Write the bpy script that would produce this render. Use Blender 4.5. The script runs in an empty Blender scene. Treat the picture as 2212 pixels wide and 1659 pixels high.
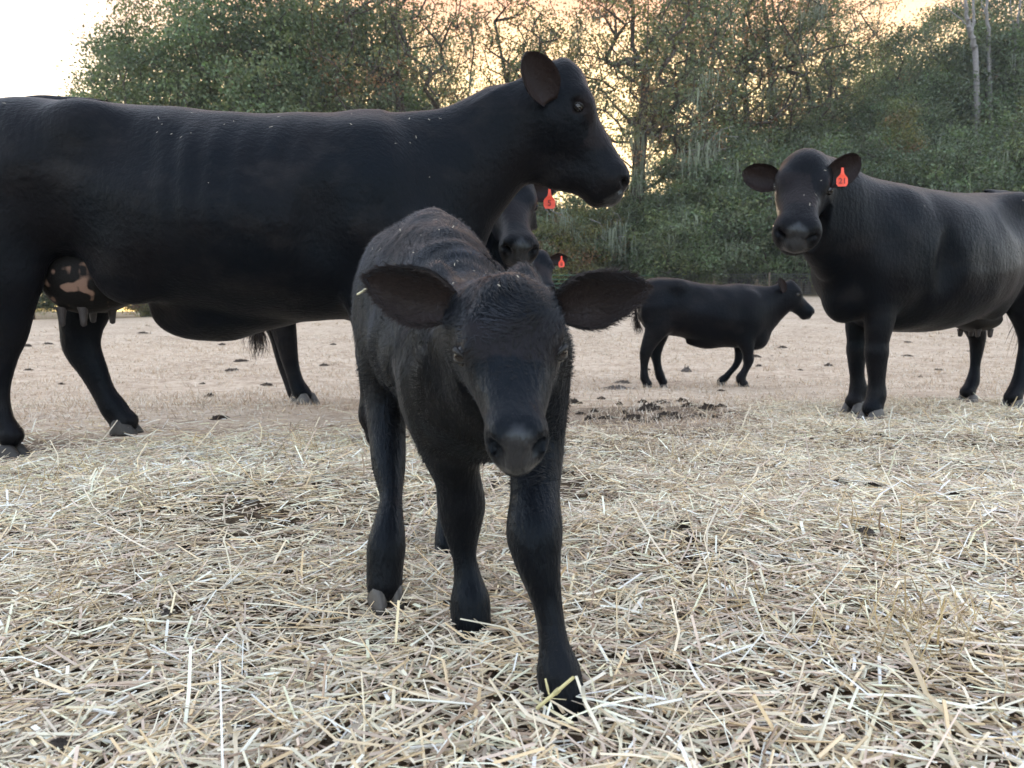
import bpy, math, random
import numpy as np
from mathutils import Vector, Matrix

# ------------------------------------------------------------------ camera, sky, sun, exposure
scene = bpy.context.scene
CAM_H = 0.48
FPX = 1662.0                      # focal length in pixels of a 2212 x 1659 frame
PITCH = math.atan(129.5 / FPX)    # looking slightly down
cam_data = bpy.data.cameras.new('camera')
cam_data.sensor_width = 36.0
cam_data.lens = FPX / 2212.0 * 36.0
cam_data.clip_start = 0.05
cam_data.clip_end = 3000.0
cam_data.dof.use_dof = True
cam_data.dof.focus_distance = 1.7
cam_data.dof.aperture_fstop = 9.0
cam = bpy.data.objects.new('camera', cam_data)
scene.collection.objects.link(cam)
cam.location = (0, 0, CAM_H)
cam.rotation_euler = (math.pi / 2 - PITCH, 0, 0)
scene.camera = cam

SUN_AZ = math.radians(5.0)        # measured from +Y towards +X
SUN_EL = math.radians(4.5)
world = bpy.data.worlds.new('World')
scene.world = world
world.use_nodes = True
wt = world.node_tree
for n in list(wt.nodes):
    wt.nodes.remove(n)
def wnode(kind, **kw):
    n = wt.nodes.new(kind)
    for k, v in kw.items():
        setattr(n, k, v)
    return n
w_out = wnode('ShaderNodeOutputWorld')
w_bg = wnode('ShaderNodeBackground')
w_bg.inputs['Strength'].default_value = 0.15
sky = wnode('ShaderNodeTexSky', sky_type='NISHITA')
sky.sun_disc = False
sky.sun_elevation = SUN_EL
sky.sun_rotation = SUN_AZ
sky.altitude = 100.0
sky.air_density = 1.0
sky.dust_density = 3.0
sky.ozone_density = 1.5
# sunset clouds: broken pink and orange banks high in the sky
wtc = wnode('ShaderNodeTexCoord')
wmap = wnode('ShaderNodeMapping')
wmap.inputs['Scale'].default_value = (1.0, 1.0, 2.6)
wmap.inputs['Location'].default_value = (0.55, 0.2, 0.35)
wt.links.new(wtc.outputs['Generated'], wmap.inputs['Vector'])
wn = wnode('ShaderNodeTexNoise')
wn.inputs['Scale'].default_value = 3.1
wn.inputs['Detail'].default_value = 5.0
wn.inputs['Roughness'].default_value = 0.5
wt.links.new(wmap.outputs['Vector'], wn.inputs['Vector'])
wr = wnode('ShaderNodeValToRGB')
wr.color_ramp.elements[0].position = 0.30
wr.color_ramp.elements[0].color = (0, 0, 0, 1)
wr.color_ramp.elements[1].position = 0.52
wr.color_ramp.elements[1].color = (1, 1, 1, 1)
wt.links.new(wn.outputs['Fac'], wr.inputs['Fac'])
w_sep = wnode('ShaderNodeSeparateXYZ')
wt.links.new(wtc.outputs['Generated'], w_sep.inputs['Vector'])
w_el = wnode('ShaderNodeMapRange')           # clouds only well above the horizon
w_el.inputs['From Min'].default_value = 0.25
w_el.inputs['From Max'].default_value = 0.37
wt.links.new(w_sep.outputs['Z'], w_el.inputs['Value'])
w_mul = wnode('ShaderNodeMath', operation='MULTIPLY')
wt.links.new(wr.outputs['Color'], w_mul.inputs[0])
wt.links.new(w_el.outputs['Result'], w_mul.inputs[1])
w_m2 = wnode('ShaderNodeMath', operation='MULTIPLY')
wt.links.new(w_mul.outputs['Value'], w_m2.inputs[0])
w_m2.inputs[1].default_value = 0.8
w_mix = wnode('ShaderNodeMixRGB')
w_cc = wnode('ShaderNodeMixRGB')                 # clouds are lit orange on the sunset side, grey-blue elsewhere
w_cc.inputs['Color1'].default_value = (.42, .44, .53, 1)
w_cc.inputs['Color2'].default_value = (.50, .20, .15, 1)
wt.links.new(w_cc.outputs['Color'], w_mix.inputs['Color2'])
wt.links.new(w_m2.outputs['Value'], w_mix.inputs['Fac'])
# sky radiance compressed, which evens out the brightest part of the sky
w_add = wnode('ShaderNodeVectorMath', operation='ADD'); w_add.inputs[1].default_value = (.5, .5, .5)
w_div = wnode('ShaderNodeVectorMath', operation='DIVIDE')
wt.links.new(sky.outputs['Color'], w_add.inputs[0])
wt.links.new(sky.outputs['Color'], w_div.inputs[0]); wt.links.new(w_add.outputs['Vector'], w_div.inputs[1])
# sunset warmth towards the sun's side of the horizon, fading upwards
w_dot = wnode('ShaderNodeVectorMath', operation='DOT_PRODUCT')
w_dot.inputs[1].default_value = (math.sin(SUN_AZ), math.cos(SUN_AZ), 0.0)
wt.links.new(wtc.outputs['Generated'], w_dot.inputs[0])
w_wm = wnode('ShaderNodeMapRange'); w_wm.interpolation_type = 'SMOOTHSTEP'
w_wm.inputs['From Min'].default_value = 0.60; w_wm.inputs['From Max'].default_value = 0.90
wt.links.new(w_dot.outputs['Value'], w_wm.inputs['Value'])
w_tint = wnode('ShaderNodeMixRGB')
w_tint.inputs['Color1'].default_value = (1.29, 1.30, 1.36, 1)
w_tint.inputs['Color2'].default_value = (1.10, .80, .42, 1)
wt.links.new(w_wm.outputs['Result'], w_tint.inputs['Fac'])
wt.links.new(w_wm.outputs['Result'], w_cc.inputs['Fac'])
w_wmul = wnode('ShaderNodeVectorMath', operation='MULTIPLY')
wt.links.new(w_div.outputs['Vector'], w_wmul.inputs[0]); wt.links.new(w_tint.outputs['Color'], w_wmul.inputs[1])
wt.links.new(w_wmul.outputs['Vector'], w_mix.inputs['Color1'])
wt.links.new(w_mix.outputs['Color'], w_bg.inputs['Color'])
wt.links.new(w_bg.outputs['Background'], w_out.inputs['Surface'])

sun_data = bpy.data.lights.new('sun', 'SUN')
sun_data.energy = 0.6
sun_data.angle = math.radians(12.0)
sun_data.color = (1.0, 0.8, 0.58)
sun = bpy.data.objects.new('sun', sun_data)
scene.collection.objects.link(sun)
sdir = Vector((math.sin(SUN_AZ) * math.cos(SUN_EL), math.cos(SUN_AZ) * math.cos(SUN_EL), math.sin(SUN_EL)))
sun.rotation_euler = sdir.to_track_quat('Z', 'Y').to_euler()
sun.location = (4, 30, 12)

scene.view_settings.view_transform = 'Standard'
scene.view_settings.look = 'None'
scene.view_settings.gamma = 1.0
scene.view_settings.exposure = 4.45
scene.view_settings.use_curve_mapping = False
scene.render.engine = 'CYCLES'
scene.render.resolution_x = 1024
scene.render.resolution_y = 768

# ------------------------------------------------------------------ small helpers
COL = scene.collection
def at(u, v, Y):
    """world point on the plane y = Y seen at pixel (u, v) of the 2212 x 1659 frame"""
    dx, dy, dz = (u - 1106.0), FPX, (829.5 - v)
    c, s = math.cos(PITCH), math.sin(PITCH)
    wy = dy * c + dz * s
    wz = -dy * s + dz * c
    t = Y / wy
    return np.array((dx * t, Y, CAM_H + wz * t))

def props(o, label=None, cat=None, group=None, kind=None):
    if label: o['label'] = label
    if cat: o['category'] = cat
    if group: o['group'] = group
    if kind: o['kind'] = kind
    return o

def link(name, mesh, mat=None, parent=None):
    o = bpy.data.objects.new(name, mesh)
    COL.objects.link(o)
    if mat is not None and len(mesh.materials) == 0:
        mesh.materials.append(mat)
    if parent is not None:
        o.parent = parent
    return o

def empty(name, loc, rz=0.0):
    o = bpy.data.objects.new(name, None)
    COL.objects.link(o)
    o.location = loc
    o.rotation_euler = (0, 0, rz)
    o.empty_display_size = 0.1
    return o

def np_mesh(name, verts, faces, smooth=True):
    """verts (n,3), faces (m,k) int array with k = 3 or 4, or a list of such arrays"""
    if not isinstance(faces, list):
        faces = [faces]
    faces = [np.asarray(f, np.int32) for f in faces if len(f)]
    me = bpy.data.meshes.new(name)
    verts = np.asarray(verts, np.float32)
    me.vertices.add(len(verts))
    me.vertices.foreach_set('co', verts.ravel())
    nl = sum(f.size for f in faces)
    npoly = sum(len(f) for f in faces)
    me.loops.add(nl)
    me.polygons.add(npoly)
    me.loops.foreach_set('vertex_index', np.concatenate([f.ravel() for f in faces]).astype(np.int32))
    tot = np.concatenate([np.full(len(f), f.shape[1], np.int32) for f in faces])
    start = np.concatenate(([0], np.cumsum(tot)[:-1])).astype(np.int32)
    me.polygons.foreach_set('loop_start', start)
    me.polygons.foreach_set('loop_total', tot)
    me.polygons.foreach_set('use_smooth', np.full(npoly, smooth, bool))
    me.update(calc_edges=True)
    return me

def vcol(me, name, rgb):
    a = me.attributes.new(name, 'FLOAT_COLOR', 'POINT')
    rgba = np.ones((len(rgb), 4), np.float32)
    rgba[:, :3] = rgb
    a.data.foreach_set('color', rgba.ravel())
def vfloat(me, name, val):
    a = me.attributes.new(name, 'FLOAT', 'POINT')
    a.data.foreach_set('value', np.asarray(val, np.float32))

def unit(v):
    v = np.asarray(v, float)
    return v / (np.linalg.norm(v, axis=-1, keepdims=True) + 1e-12)

_wr = np.random.RandomState(11)
def make_waves(n, seed):
    r = np.random.RandomState(seed)
    a = r.uniform(0, 2 * np.pi, n)
    return np.stack([np.cos(a), np.sin(a)], 1) * r.uniform(.6, 1.6, (n, 1)), r.uniform(0, 6.28, n)
WV1, WV2, WV3 = make_waves(9, 1), make_waves(9, 2), make_waves(9, 3)
def wnoise(x, y, freq, W):
    s = 0.0
    for (d, p) in zip(*W):
        s = s + np.sin((x * d[0] + y * d[1]) * freq + p)
    return s / math.sqrt(len(W[1]) / 2.0)          # about unit variance

def sstep(a, b, x):
    t = np.clip((x - a) / (b - a), 0, 1)
    return t * t * (3 - 2 * t)

# ------------------------------------------------------------------ terrain
def straw_edge(x):
    """how far from the camera the straw bedding reaches"""
    return np.interp(x, [-3.5, -2.0, -0.9, 0.0, 0.5, 1.1, 1.8, 3.0, 4.5], [3.0, 3.15, 3.2, 3.25, 3.3, 3.7, 5.0, 5.3, 5.4])

def ground(x, y):
    x = np.asarray(x, float); y = np.asarray(y, float)
    far = np.interp(x, [-60, -22, -5, 2, 16, 40, 120], [0.2, .75, 1.6, 2.0, 2.0, 3.4, 4.5])
    base = np.interp(y, [-10, 0, 3.2, 4.5, 5.0, 6.3, 7.8, 11, 13], [.0, .0, .01, -.005, -.045, -.10, -.15, -.16, -.13])
    t = np.clip((y - 11) / 31.0, 0, 1)
    z = base * (1 - sstep(13, 30, y)) + far * (t ** 1.35)
    z = z + np.clip(y - 42, 0, 400) * (0.02 + 0.16 * sstep(6, 45, x))
    near = sstep(0.2, -0.35, y - straw_edge(x))
    z = z - .034 * near + near * (.016 * wnoise(x, y, 3.1, WV1) + .010 * wnoise(x, y, 7.5, WV2)) * np.clip(np.hypot(x - .0, y - 1.25) / .9, .35, 1)
    z = z + .006 * wnoise(x, y, 2.0, WV3) * sstep(0, 2, y) + .010 * wnoise(x, y, 5.5, WV1) * sstep(5.5, 8, y) * sstep(30, 12, y) + .03 * wnoise(x, y, .5, WV2) * sstep(9, 20, y)
    return z
def gz(x, y):
    return float(ground(x, y))

# ------------------------------------------------------------------ materials
def mat(name):
    m = bpy.data.materials.new(name)
    m.use_nodes = True
    nt = m.node_tree
    b = nt.nodes['Principled BSDF']
    return m, nt, b
def nn(nt, kind, **kw):
    n = nt.nodes.new(kind)
    for k, v in kw.items():
        setattr(n, k, v)
    return n
def ramp(nt, stops, src=None):
    r = nn(nt, 'ShaderNodeValToRGB')
    els = r.color_ramp.elements
    while len(els) < len(stops):
        els.new(0.5)
    for e, (p, c) in zip(els, stops):
        e.position = p
        e.color = (c[0], c[1], c[2], 1)
    if src is not None:
        nt.links.new(src, r.inputs['Fac'])
    return r
def noise(nt, scale, detail=4, rough=.55, vec=None, coord='Object', stretch=None):
    n = nn(nt, 'ShaderNodeTexNoise')
    n.inputs['Scale'].default_value = scale
    n.inputs['Detail'].default_value = detail
    n.inputs['Roughness'].default_value = rough
    tc = nn(nt, 'ShaderNodeTexCoord')
    if stretch:
        mp = nn(nt, 'ShaderNodeMapping')
        mp.inputs['Scale'].default_value = stretch
        nt.links.new(tc.outputs[coord], mp.inputs['Vector'])
        nt.links.new(mp.outputs['Vector'], n.inputs['Vector'])
    else:
        nt.links.new(tc.outputs[coord], n.inputs['Vector'])
    return n
def bump(nt, b, src, strength=.3, dist=.01):
    bp = nn(nt, 'ShaderNodeBump')
    bp.inputs['Strength'].default_value = strength
    bp.inputs['Distance'].default_value = dist
    nt.links.new(src, bp.inputs['Height'])
    nt.links.new(bp.outputs['Normal'], b.inputs['Normal'])
    return bp
def simple(name, col, rough=.6, spec=.5, sc=None, var=.25, bmp=0):
    m, nt, b = mat(name)
    b.inputs['Roughness'].default_value = rough
    b.inputs['Specular IOR Level'].default_value = spec
    if sc:
        n = noise(nt, sc)
        r = ramp(nt, [(.3, [c * (1 - var) for c in col]), (.7, [min(1, c * (1 + var)) for c in col])], n.outputs['Fac'])
        nt.links.new(r.outputs['Color'], b.inputs['Base Color'])
        if bmp:
            bump(nt, b, n.outputs['Fac'], bmp, .01)
    else:
        b.inputs['Base Color'].default_value = (*col, 1)
    return m
def attr_mat(name, attr, rough=.6, spec=.4, transl=0.0, tcol=None):
    m, nt, b = mat(name)
    a = nn(nt, 'ShaderNodeAttribute', attribute_name=attr)
    nt.links.new(a.outputs['Color'], b.inputs['Base Color'])
    b.inputs['Roughness'].default_value = rough
    b.inputs['Specular IOR Level'].default_value = spec
    if transl:
        t = nn(nt, 'ShaderNodeBsdfTranslucent')
        mx = nn(nt, 'ShaderNodeMixShader')
        mx.inputs['Fac'].default_value = transl
        g = nn(nt, 'ShaderNodeMixRGB', blend_type='MULTIPLY')
        g.inputs['Fac'].default_value = 1.0
        g.inputs['Color2'].default_value = (*(tcol or (1, 1, 1)), 1)
        nt.links.new(a.outputs['Color'], g.inputs['Color1'])
        nt.links.new(g.outputs['Color'], t.inputs['Color'])
        nt.links.new(b.outputs['BSDF'], mx.inputs[1])
        nt.links.new(t.outputs['BSDF'], mx.inputs[2])
        nt.links.new(mx.outputs['Shader'], nt.nodes['Material Output'].inputs['Surface'])
    return m

def ground_material():
    m, nt, b = mat('dry_field_soil')
    b.inputs['Roughness'].default_value = .95
    b.inputs['Specular IOR Level'].default_value = .1
    n1 = noise(nt, .9, 8, .72)
    n2 = noise(nt, 9.0, 8, .7)
    n3 = noise(nt, 60.0, 5, .7, stretch=(1, 1, 1))
    r1 = ramp(nt, [(.34, (.27, .19, .135)), (.5, (.47, .365, .275)), (.68, (.60, .49, .39))], n1.outputs['Fac'])
    r2 = ramp(nt, [(.37, (.11, .078, .056)), (.47, (.40, .315, .235)), (.62, (.58, .485, .385))], n2.outputs['Fac'])
    mx = nn(nt, 'ShaderNodeMixRGB'); mx.inputs['Fac'].default_value = .55
    nt.links.new(r1.outputs['Color'], mx.inputs['Color1'])
    nt.links.new(r2.outputs['Color'], mx.inputs['Color2'])
    # trodden dung-brown soil under the straw
    a = nn(nt, 'ShaderNodeAttribute', attribute_name='bedding')
    r3 = ramp(nt, [(.35, (.045, .032, .023)), (.6, (.12, .088, .06)), (.8, (.2, .15, .10))], n3.outputs['Fac'])
    m2 = nn(nt, 'ShaderNodeMixRGB')
    nt.links.new(a.outputs['Fac'], m2.inputs['Fac'])
    nt.links.new(mx.outputs['Color'], m2.inputs['Color1'])
    nt.links.new(r3.outputs['Color'], m2.inputs['Color2'])
    # leaf litter and dark forest soil behind the fence line
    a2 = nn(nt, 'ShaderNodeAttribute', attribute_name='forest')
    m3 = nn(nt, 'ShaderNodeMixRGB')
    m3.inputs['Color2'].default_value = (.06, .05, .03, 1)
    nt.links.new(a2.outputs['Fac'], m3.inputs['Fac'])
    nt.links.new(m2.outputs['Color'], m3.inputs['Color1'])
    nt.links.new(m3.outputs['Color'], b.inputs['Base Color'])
    ad = nn(nt, 'ShaderNodeMath', operation='ADD')
    nt.links.new(n2.outputs['Fac'], ad.inputs[0]); nt.links.new(n3.outputs['Fac'], ad.inputs[1])
    bump(nt, b, ad.outputs['Value'], .6, .02)
    return m

def build_ground():
    def spaced(lo, hi, fine, f0, grow):
        a = list(np.arange(f0[0], f0[1] + 1e-6, fine))
        s = fine
        while a[-1] < hi:
            s *= grow; a.append(min(hi, a[-1] + s))
        s = fine
        while a[0] > lo:
            s *= grow; a.insert(0, max(lo, a[0] - s))
        return np.array(a)
    xs = spaced(-260, 260, .045, (-3.6, 4.2), 1.07)
    ys = spaced(-60, 300, .045, (0.2, 5.8), 1.06)
    X, Y = np.meshgrid(xs, ys, indexing='ij')
    Z = ground(X, Y)
    nx, ny = X.shape
    idx = np.arange(nx * ny).reshape(nx, ny)
    f = np.stack([idx[:-1, :-1], idx[1:, :-1], idx[1:, 1:], idx[:-1, 1:]], -1).reshape(-1, 4)
    me = np_mesh('ground', np.stack([X, Y, Z], -1).reshape(-1, 3), f)
    bed = sstep(.25, -.25, Y - straw_edge(X) + .12 * wnoise(X, Y, 2.2, WV1))
    bed = np.maximum(bed, .75 * sstep(1.15, .5, np.hypot((X - 1.0) / 1.1, (Y - 4.15) / .55) + .25 * wnoise(X, Y, 6.0, WV2)))
    vfloat(me, 'bedding', bed.ravel())
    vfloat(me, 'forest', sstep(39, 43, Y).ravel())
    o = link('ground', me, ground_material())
    props(o, 'dry beige pasture ground with straw bedding spread over it', 'ground', kind='structure')
    return o
build_ground()
# ------------------------------------------------------------------ implicit modelling of animal bodies
class Field:
    def __init__(s, lo, hi, h):
        s.h = h
        s.lo = np.array(lo, float)
        n = np.ceil((np.array(hi, float) - s.lo) / h).astype(int) + 1
        s.D = np.full(n, 1.0, np.float32)
        s.ax = [s.lo[i] + h * np.arange(n[i]) for i in range(3)]
    def block(s, lo, hi):
        sl = []
        for i in range(3):
            a = int(np.clip(np.floor((lo[i] - s.lo[i]) / s.h), 0, s.D.shape[i] - 1))
            b = int(np.clip(np.ceil((hi[i] - s.lo[i]) / s.h) + 1, 1, s.D.shape[i]))
            sl.append(slice(a, max(b, a + 1)))
        g = np.meshgrid(*[s.ax[i][sl[i]] for i in range(3)], indexing='ij')
        return tuple(sl), np.stack(g, -1).astype(np.float32)
    def put(s, sl, d, k, sub):
        A = s.D[sl]
        d = d.astype(np.float32)
        if sub:
            A, d = -A, d                      # smooth max(A, -d) = -smin(-A, d)
        hh = np.maximum(k - np.abs(A - d), 0) / k
        r = np.minimum(A, d) - hh * hh * k * .25
        s.D[sl] = -r if sub else r

def ell(F, c, r, R=None, k=.03, sub=False):
    c = np.asarray(c, np.float32); r = np.asarray(r, np.float32)
    R = None if R is None else np.asarray(R, np.float32)
    m = r.max() + k + 2 * F.h
    sl, P = F.block(c - m, c + m)
    q = P - c
    if R is not None:
        q = q @ R
    rr = np.sqrt(((q / r) ** 2).sum(-1)) + 1e-6
    d = np.sqrt((q ** 2).sum(-1)) * (1 - 1 / rr)
    d = np.where(rr < .05, -r.min(), d)
    F.put(sl, d, k, sub)

def catmull(st, sub):
    st = np.asarray(st, float)
    n = len(st)
    if n < 3:
        t = np.linspace(0, 1, sub + 1)[:, None]
        return st[0] * (1 - t) + st[-1] * t
    P = np.vstack([2 * st[0] - st[1], st, 2 * st[-1] - st[-2]])
    out = []
    for i in range(n - 1):
        p0, p1, p2, p3 = P[i], P[i + 1], P[i + 2], P[i + 3]
        for t in np.arange(sub) / sub:
            out.append(.5 * ((2 * p1) + (-p0 + p2) * t + (2 * p0 - 5 * p1 + 4 * p2 - p3) * t * t + (-p0 + 3 * p1 - 3 * p2 + p3) * t ** 3))
    out.append(st[-1])
    return np.array(out)

def tube(F, st, up, k=.03, n=2.0, cap=1.0, sub=4):
    """swept ellipse; rows x y z a b [b2]; a across, b towards up, b2 away from it"""
    st = np.asarray(st, float)
    if st.shape[1] == 5:
        st = np.hstack([st, st[:, 4:5]])
    S = catmull(st, sub)
    S[:, 3:] = np.maximum(S[:, 3:], .004)
    C = S[:, :3]
    T = unit(np.gradient(C, axis=0))
    up = np.asarray(up, float)
    B = unit(np.cross(np.broadcast_to(up, T.shape), T))
    U = np.cross(T, B)
    m = S[:, 3:].max() + k + 2 * F.h
    sl, P = F.block(C.min(0) - m, C.max(0) + m)
    shp = P.shape[:3]
    P = P.reshape(-1, 3)
    C, T, B, U, S = [A.astype(np.float32) for A in (C, T, B, U, S)]
    best = np.full(len(P), 1e9, np.float32); bu = np.zeros(len(P), np.float32)
    for i in range(len(C) - 1):
        e = C[i + 1] - C[i]
        t = np.clip(((P - C[i]) @ e) / (e @ e + 1e-12), 0, 1)
        dd = ((P - C[i] - t[:, None] * e) ** 2).sum(1)
        w = dd < best
        best[w] = dd[w]; bu[w] = i + t[w]
    i0 = np.minimum(bu.astype(int), len(C) - 2); f = (bu - i0)[:, None]
    def L(A):
        return A[i0] * (1 - f) + A[i0 + 1] * f
    q = P - L(C)
    xb = (q * L(B)).sum(1); xu = (q * L(U)).sum(1); xt = (q * L(T)).sum(1)
    R = L(S[:, 3:])
    a = R[:, 0]; b = np.where(xu > 0, R[:, 1], R[:, 2]); c = cap * np.minimum(a, np.minimum(R[:, 1], R[:, 2]))
    rr = (np.abs(xb / a) ** n + np.abs(xu / b) ** n + np.abs(xt / c) ** n) ** (1 / n) + 1e-6
    d = np.sqrt(xb ** 2 + xu ** 2 + xt ** 2) * (1 - 1 / rr)
    d = np.where(rr < .05, -np.minimum(a, b), d)
    F.put(sl, d.reshape(shp), k, False)

def loft(F, O, R, st, k=.04, n=2.3):
    """straight loft along the x axis of frame (O, R); rows s, top, bottom, halfwidth, widest (0..1), taper"""
    O = np.asarray(O, float); R = np.asarray(R, float)
    S = catmull(st, 6)
    s, top, bot, w, cf, tp = S.T
    O = O.astype(np.float32); R = R.astype(np.float32)
    o = np.argsort(s); s, top, bot, w, cf, tp = [v[o] for v in (s, top, bot, w, cf, tp)]
    w = np.maximum(w, .01)
    cor = np.array([[a, b, c] for a in (s[0], s[-1]) for b in (-w.max(), w.max()) for c in (bot.min(), top.max())]) @ R.T + O
    m = k + 4 * F.h
    sl, P = F.block(cor.min(0) - m, cor.max(0) + m)
    q = (P - O) @ R
    x = q[..., 0]
    I = lambda A: np.interp(x, s, A).astype(np.float32)
    T_, B_, W_, C_, K_ = I(top), I(bot), I(w), I(cf), I(tp)
    zc = B_ + C_ * (T_ - B_)
    dz = q[..., 2] - zc
    hb = np.where(dz > 0, np.maximum(T_ - zc, .01), np.maximum(zc - B_, .01))
    zn = dz / hb
    W_ = W_ * (1 - K_ * np.clip(-zn, 0, 1))
    rr = (np.abs(q[..., 1] / W_) ** n + np.abs(zn) ** n) ** (1 / n)
    over = np.maximum(np.maximum(s[0] - x, x - s[-1]), 0)
    rr = np.sqrt(rr ** 2 + (over / (.45 * np.minimum(W_, .08) + .004)) ** 2)
    f = rr - 1
    g = np.gradient(f, F.h)
    gm = np.sqrt(g[0] ** 2 + g[1] ** 2 + g[2] ** 2)
    d = f / np.maximum(gm, 1.2)
    F.put(sl, d, k, False)

def surface_nets(F):
    D = F.D
    ins = D < 0
    nx, ny, nz = [n - 1 for n in D.shape]
    cnt = np.zeros((nx, ny, nz), np.int8)
    offs = [(i, j, k) for i in (0, 1) for j in (0, 1) for k in (0, 1)]
    for (i, j, k) in offs:
        cnt += ins[i:i + nx, j:j + ny, k:k + nz]
    act = (cnt > 0) & (cnt < 8)
    I = np.argwhere(act)
    vid = np.full(act.shape, -1, np.int32)
    vid[act] = np.arange(len(I))
    acc = np.zeros((len(I), 3)); num = np.zeros(len(I))
    for a in offs:
        for ax in range(3):
            if a[ax] == 1:
                continue
            b = list(a); b[ax] = 1
            va = D[I[:, 0] + a[0], I[:, 1] + a[1], I[:, 2] + a[2]].astype(float)
            vb = D[I[:, 0] + b[0], I[:, 1] + b[1], I[:, 2] + b[2]].astype(float)
            m = (va < 0) != (vb < 0)
            t = va[m] / (va[m] - vb[m])
            p = np.tile(np.array(a, float), (m.sum(), 1)); p[:, ax] += t
            acc[m] += p; num[m] += 1
    V = F.lo + F.h * (I + acc / num[:, None])
    Q = []
    for ax in range(3):
        o1, o2 = [(1, 2), (2, 0), (0, 1)][ax]
        A = ins
        sa = [slice(None)] * 3; sb = [slice(None)] * 3
        sa[ax] = slice(0, -1); sb[ax] = slice(1, None)
        ch = A[tuple(sa)] != A[tuple(sb)]
        E = np.argwhere(ch)
        e1 = np.zeros(3, int); e1[o1] = 1
        e2 = np.zeros(3, int); e2[o2] = 1
        ok = (E[:, o1] > 0) & (E[:, o2] > 0) & (E[:, o1] < act.shape[o1]) & (E[:, o2] < act.shape[o2])
        E = E[ok]
        g = lambda P: vid[P[:, 0], P[:, 1], P[:, 2]]
        q = np.stack([g(E - e1 - e2), g(E - e2), g(E), g(E - e1)], 1)
        flip = ~A[E[:, 0], E[:, 1], E[:, 2]]
        q[flip] = q[flip][:, ::-1]
        Q.append(q)
    Q = np.vstack(Q)
    Q = Q[(Q >= 0).all(1)]
    return V, Q

def relax(V, Q, it=2, lam=.5):
    E = np.vstack([Q[:, [0, 1]], Q[:, [1, 2]], Q[:, [2, 3]], Q[:, [3, 0]]])
    deg = np.bincount(E.ravel(), minlength=len(V))[:, None]
    for _ in range(it):
        S = np.zeros_like(V)
        for c in range(3):
            S[:, c] = np.bincount(E[:, 0], V[E[:, 1], c], len(V)) + np.bincount(E[:, 1], V[E[:, 0], c], len(V))
        V = V + lam * (S / np.maximum(deg, 1) - V)
    return V

def vnormals(V, Q):
    n = np.cross(V[Q[:, 2]] - V[Q[:, 0]], V[Q[:, 3]] - V[Q[:, 1]])
    N = np.zeros_like(V)
    for j in range(4):
        for c in range(3):
            N[:, c] += np.bincount(Q[:, j], n[:, c], len(V))
    return unit(N)

_r3 = np.random.RandomState(5)
W3 = (unit(_r3.normal(size=(14, 3))) * _r3.uniform(.6, 1.5, (14, 1)), _r3.uniform(0, 6.28, 14))
def noise3(P, freq, ph=0.0):
    s = 0.0
    for d, p in zip(*W3):
        s = s + np.sin((P @ d) * freq + p * (1 + ph) + ph * 3.1)
    return s / math.sqrt(7.0)

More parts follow.
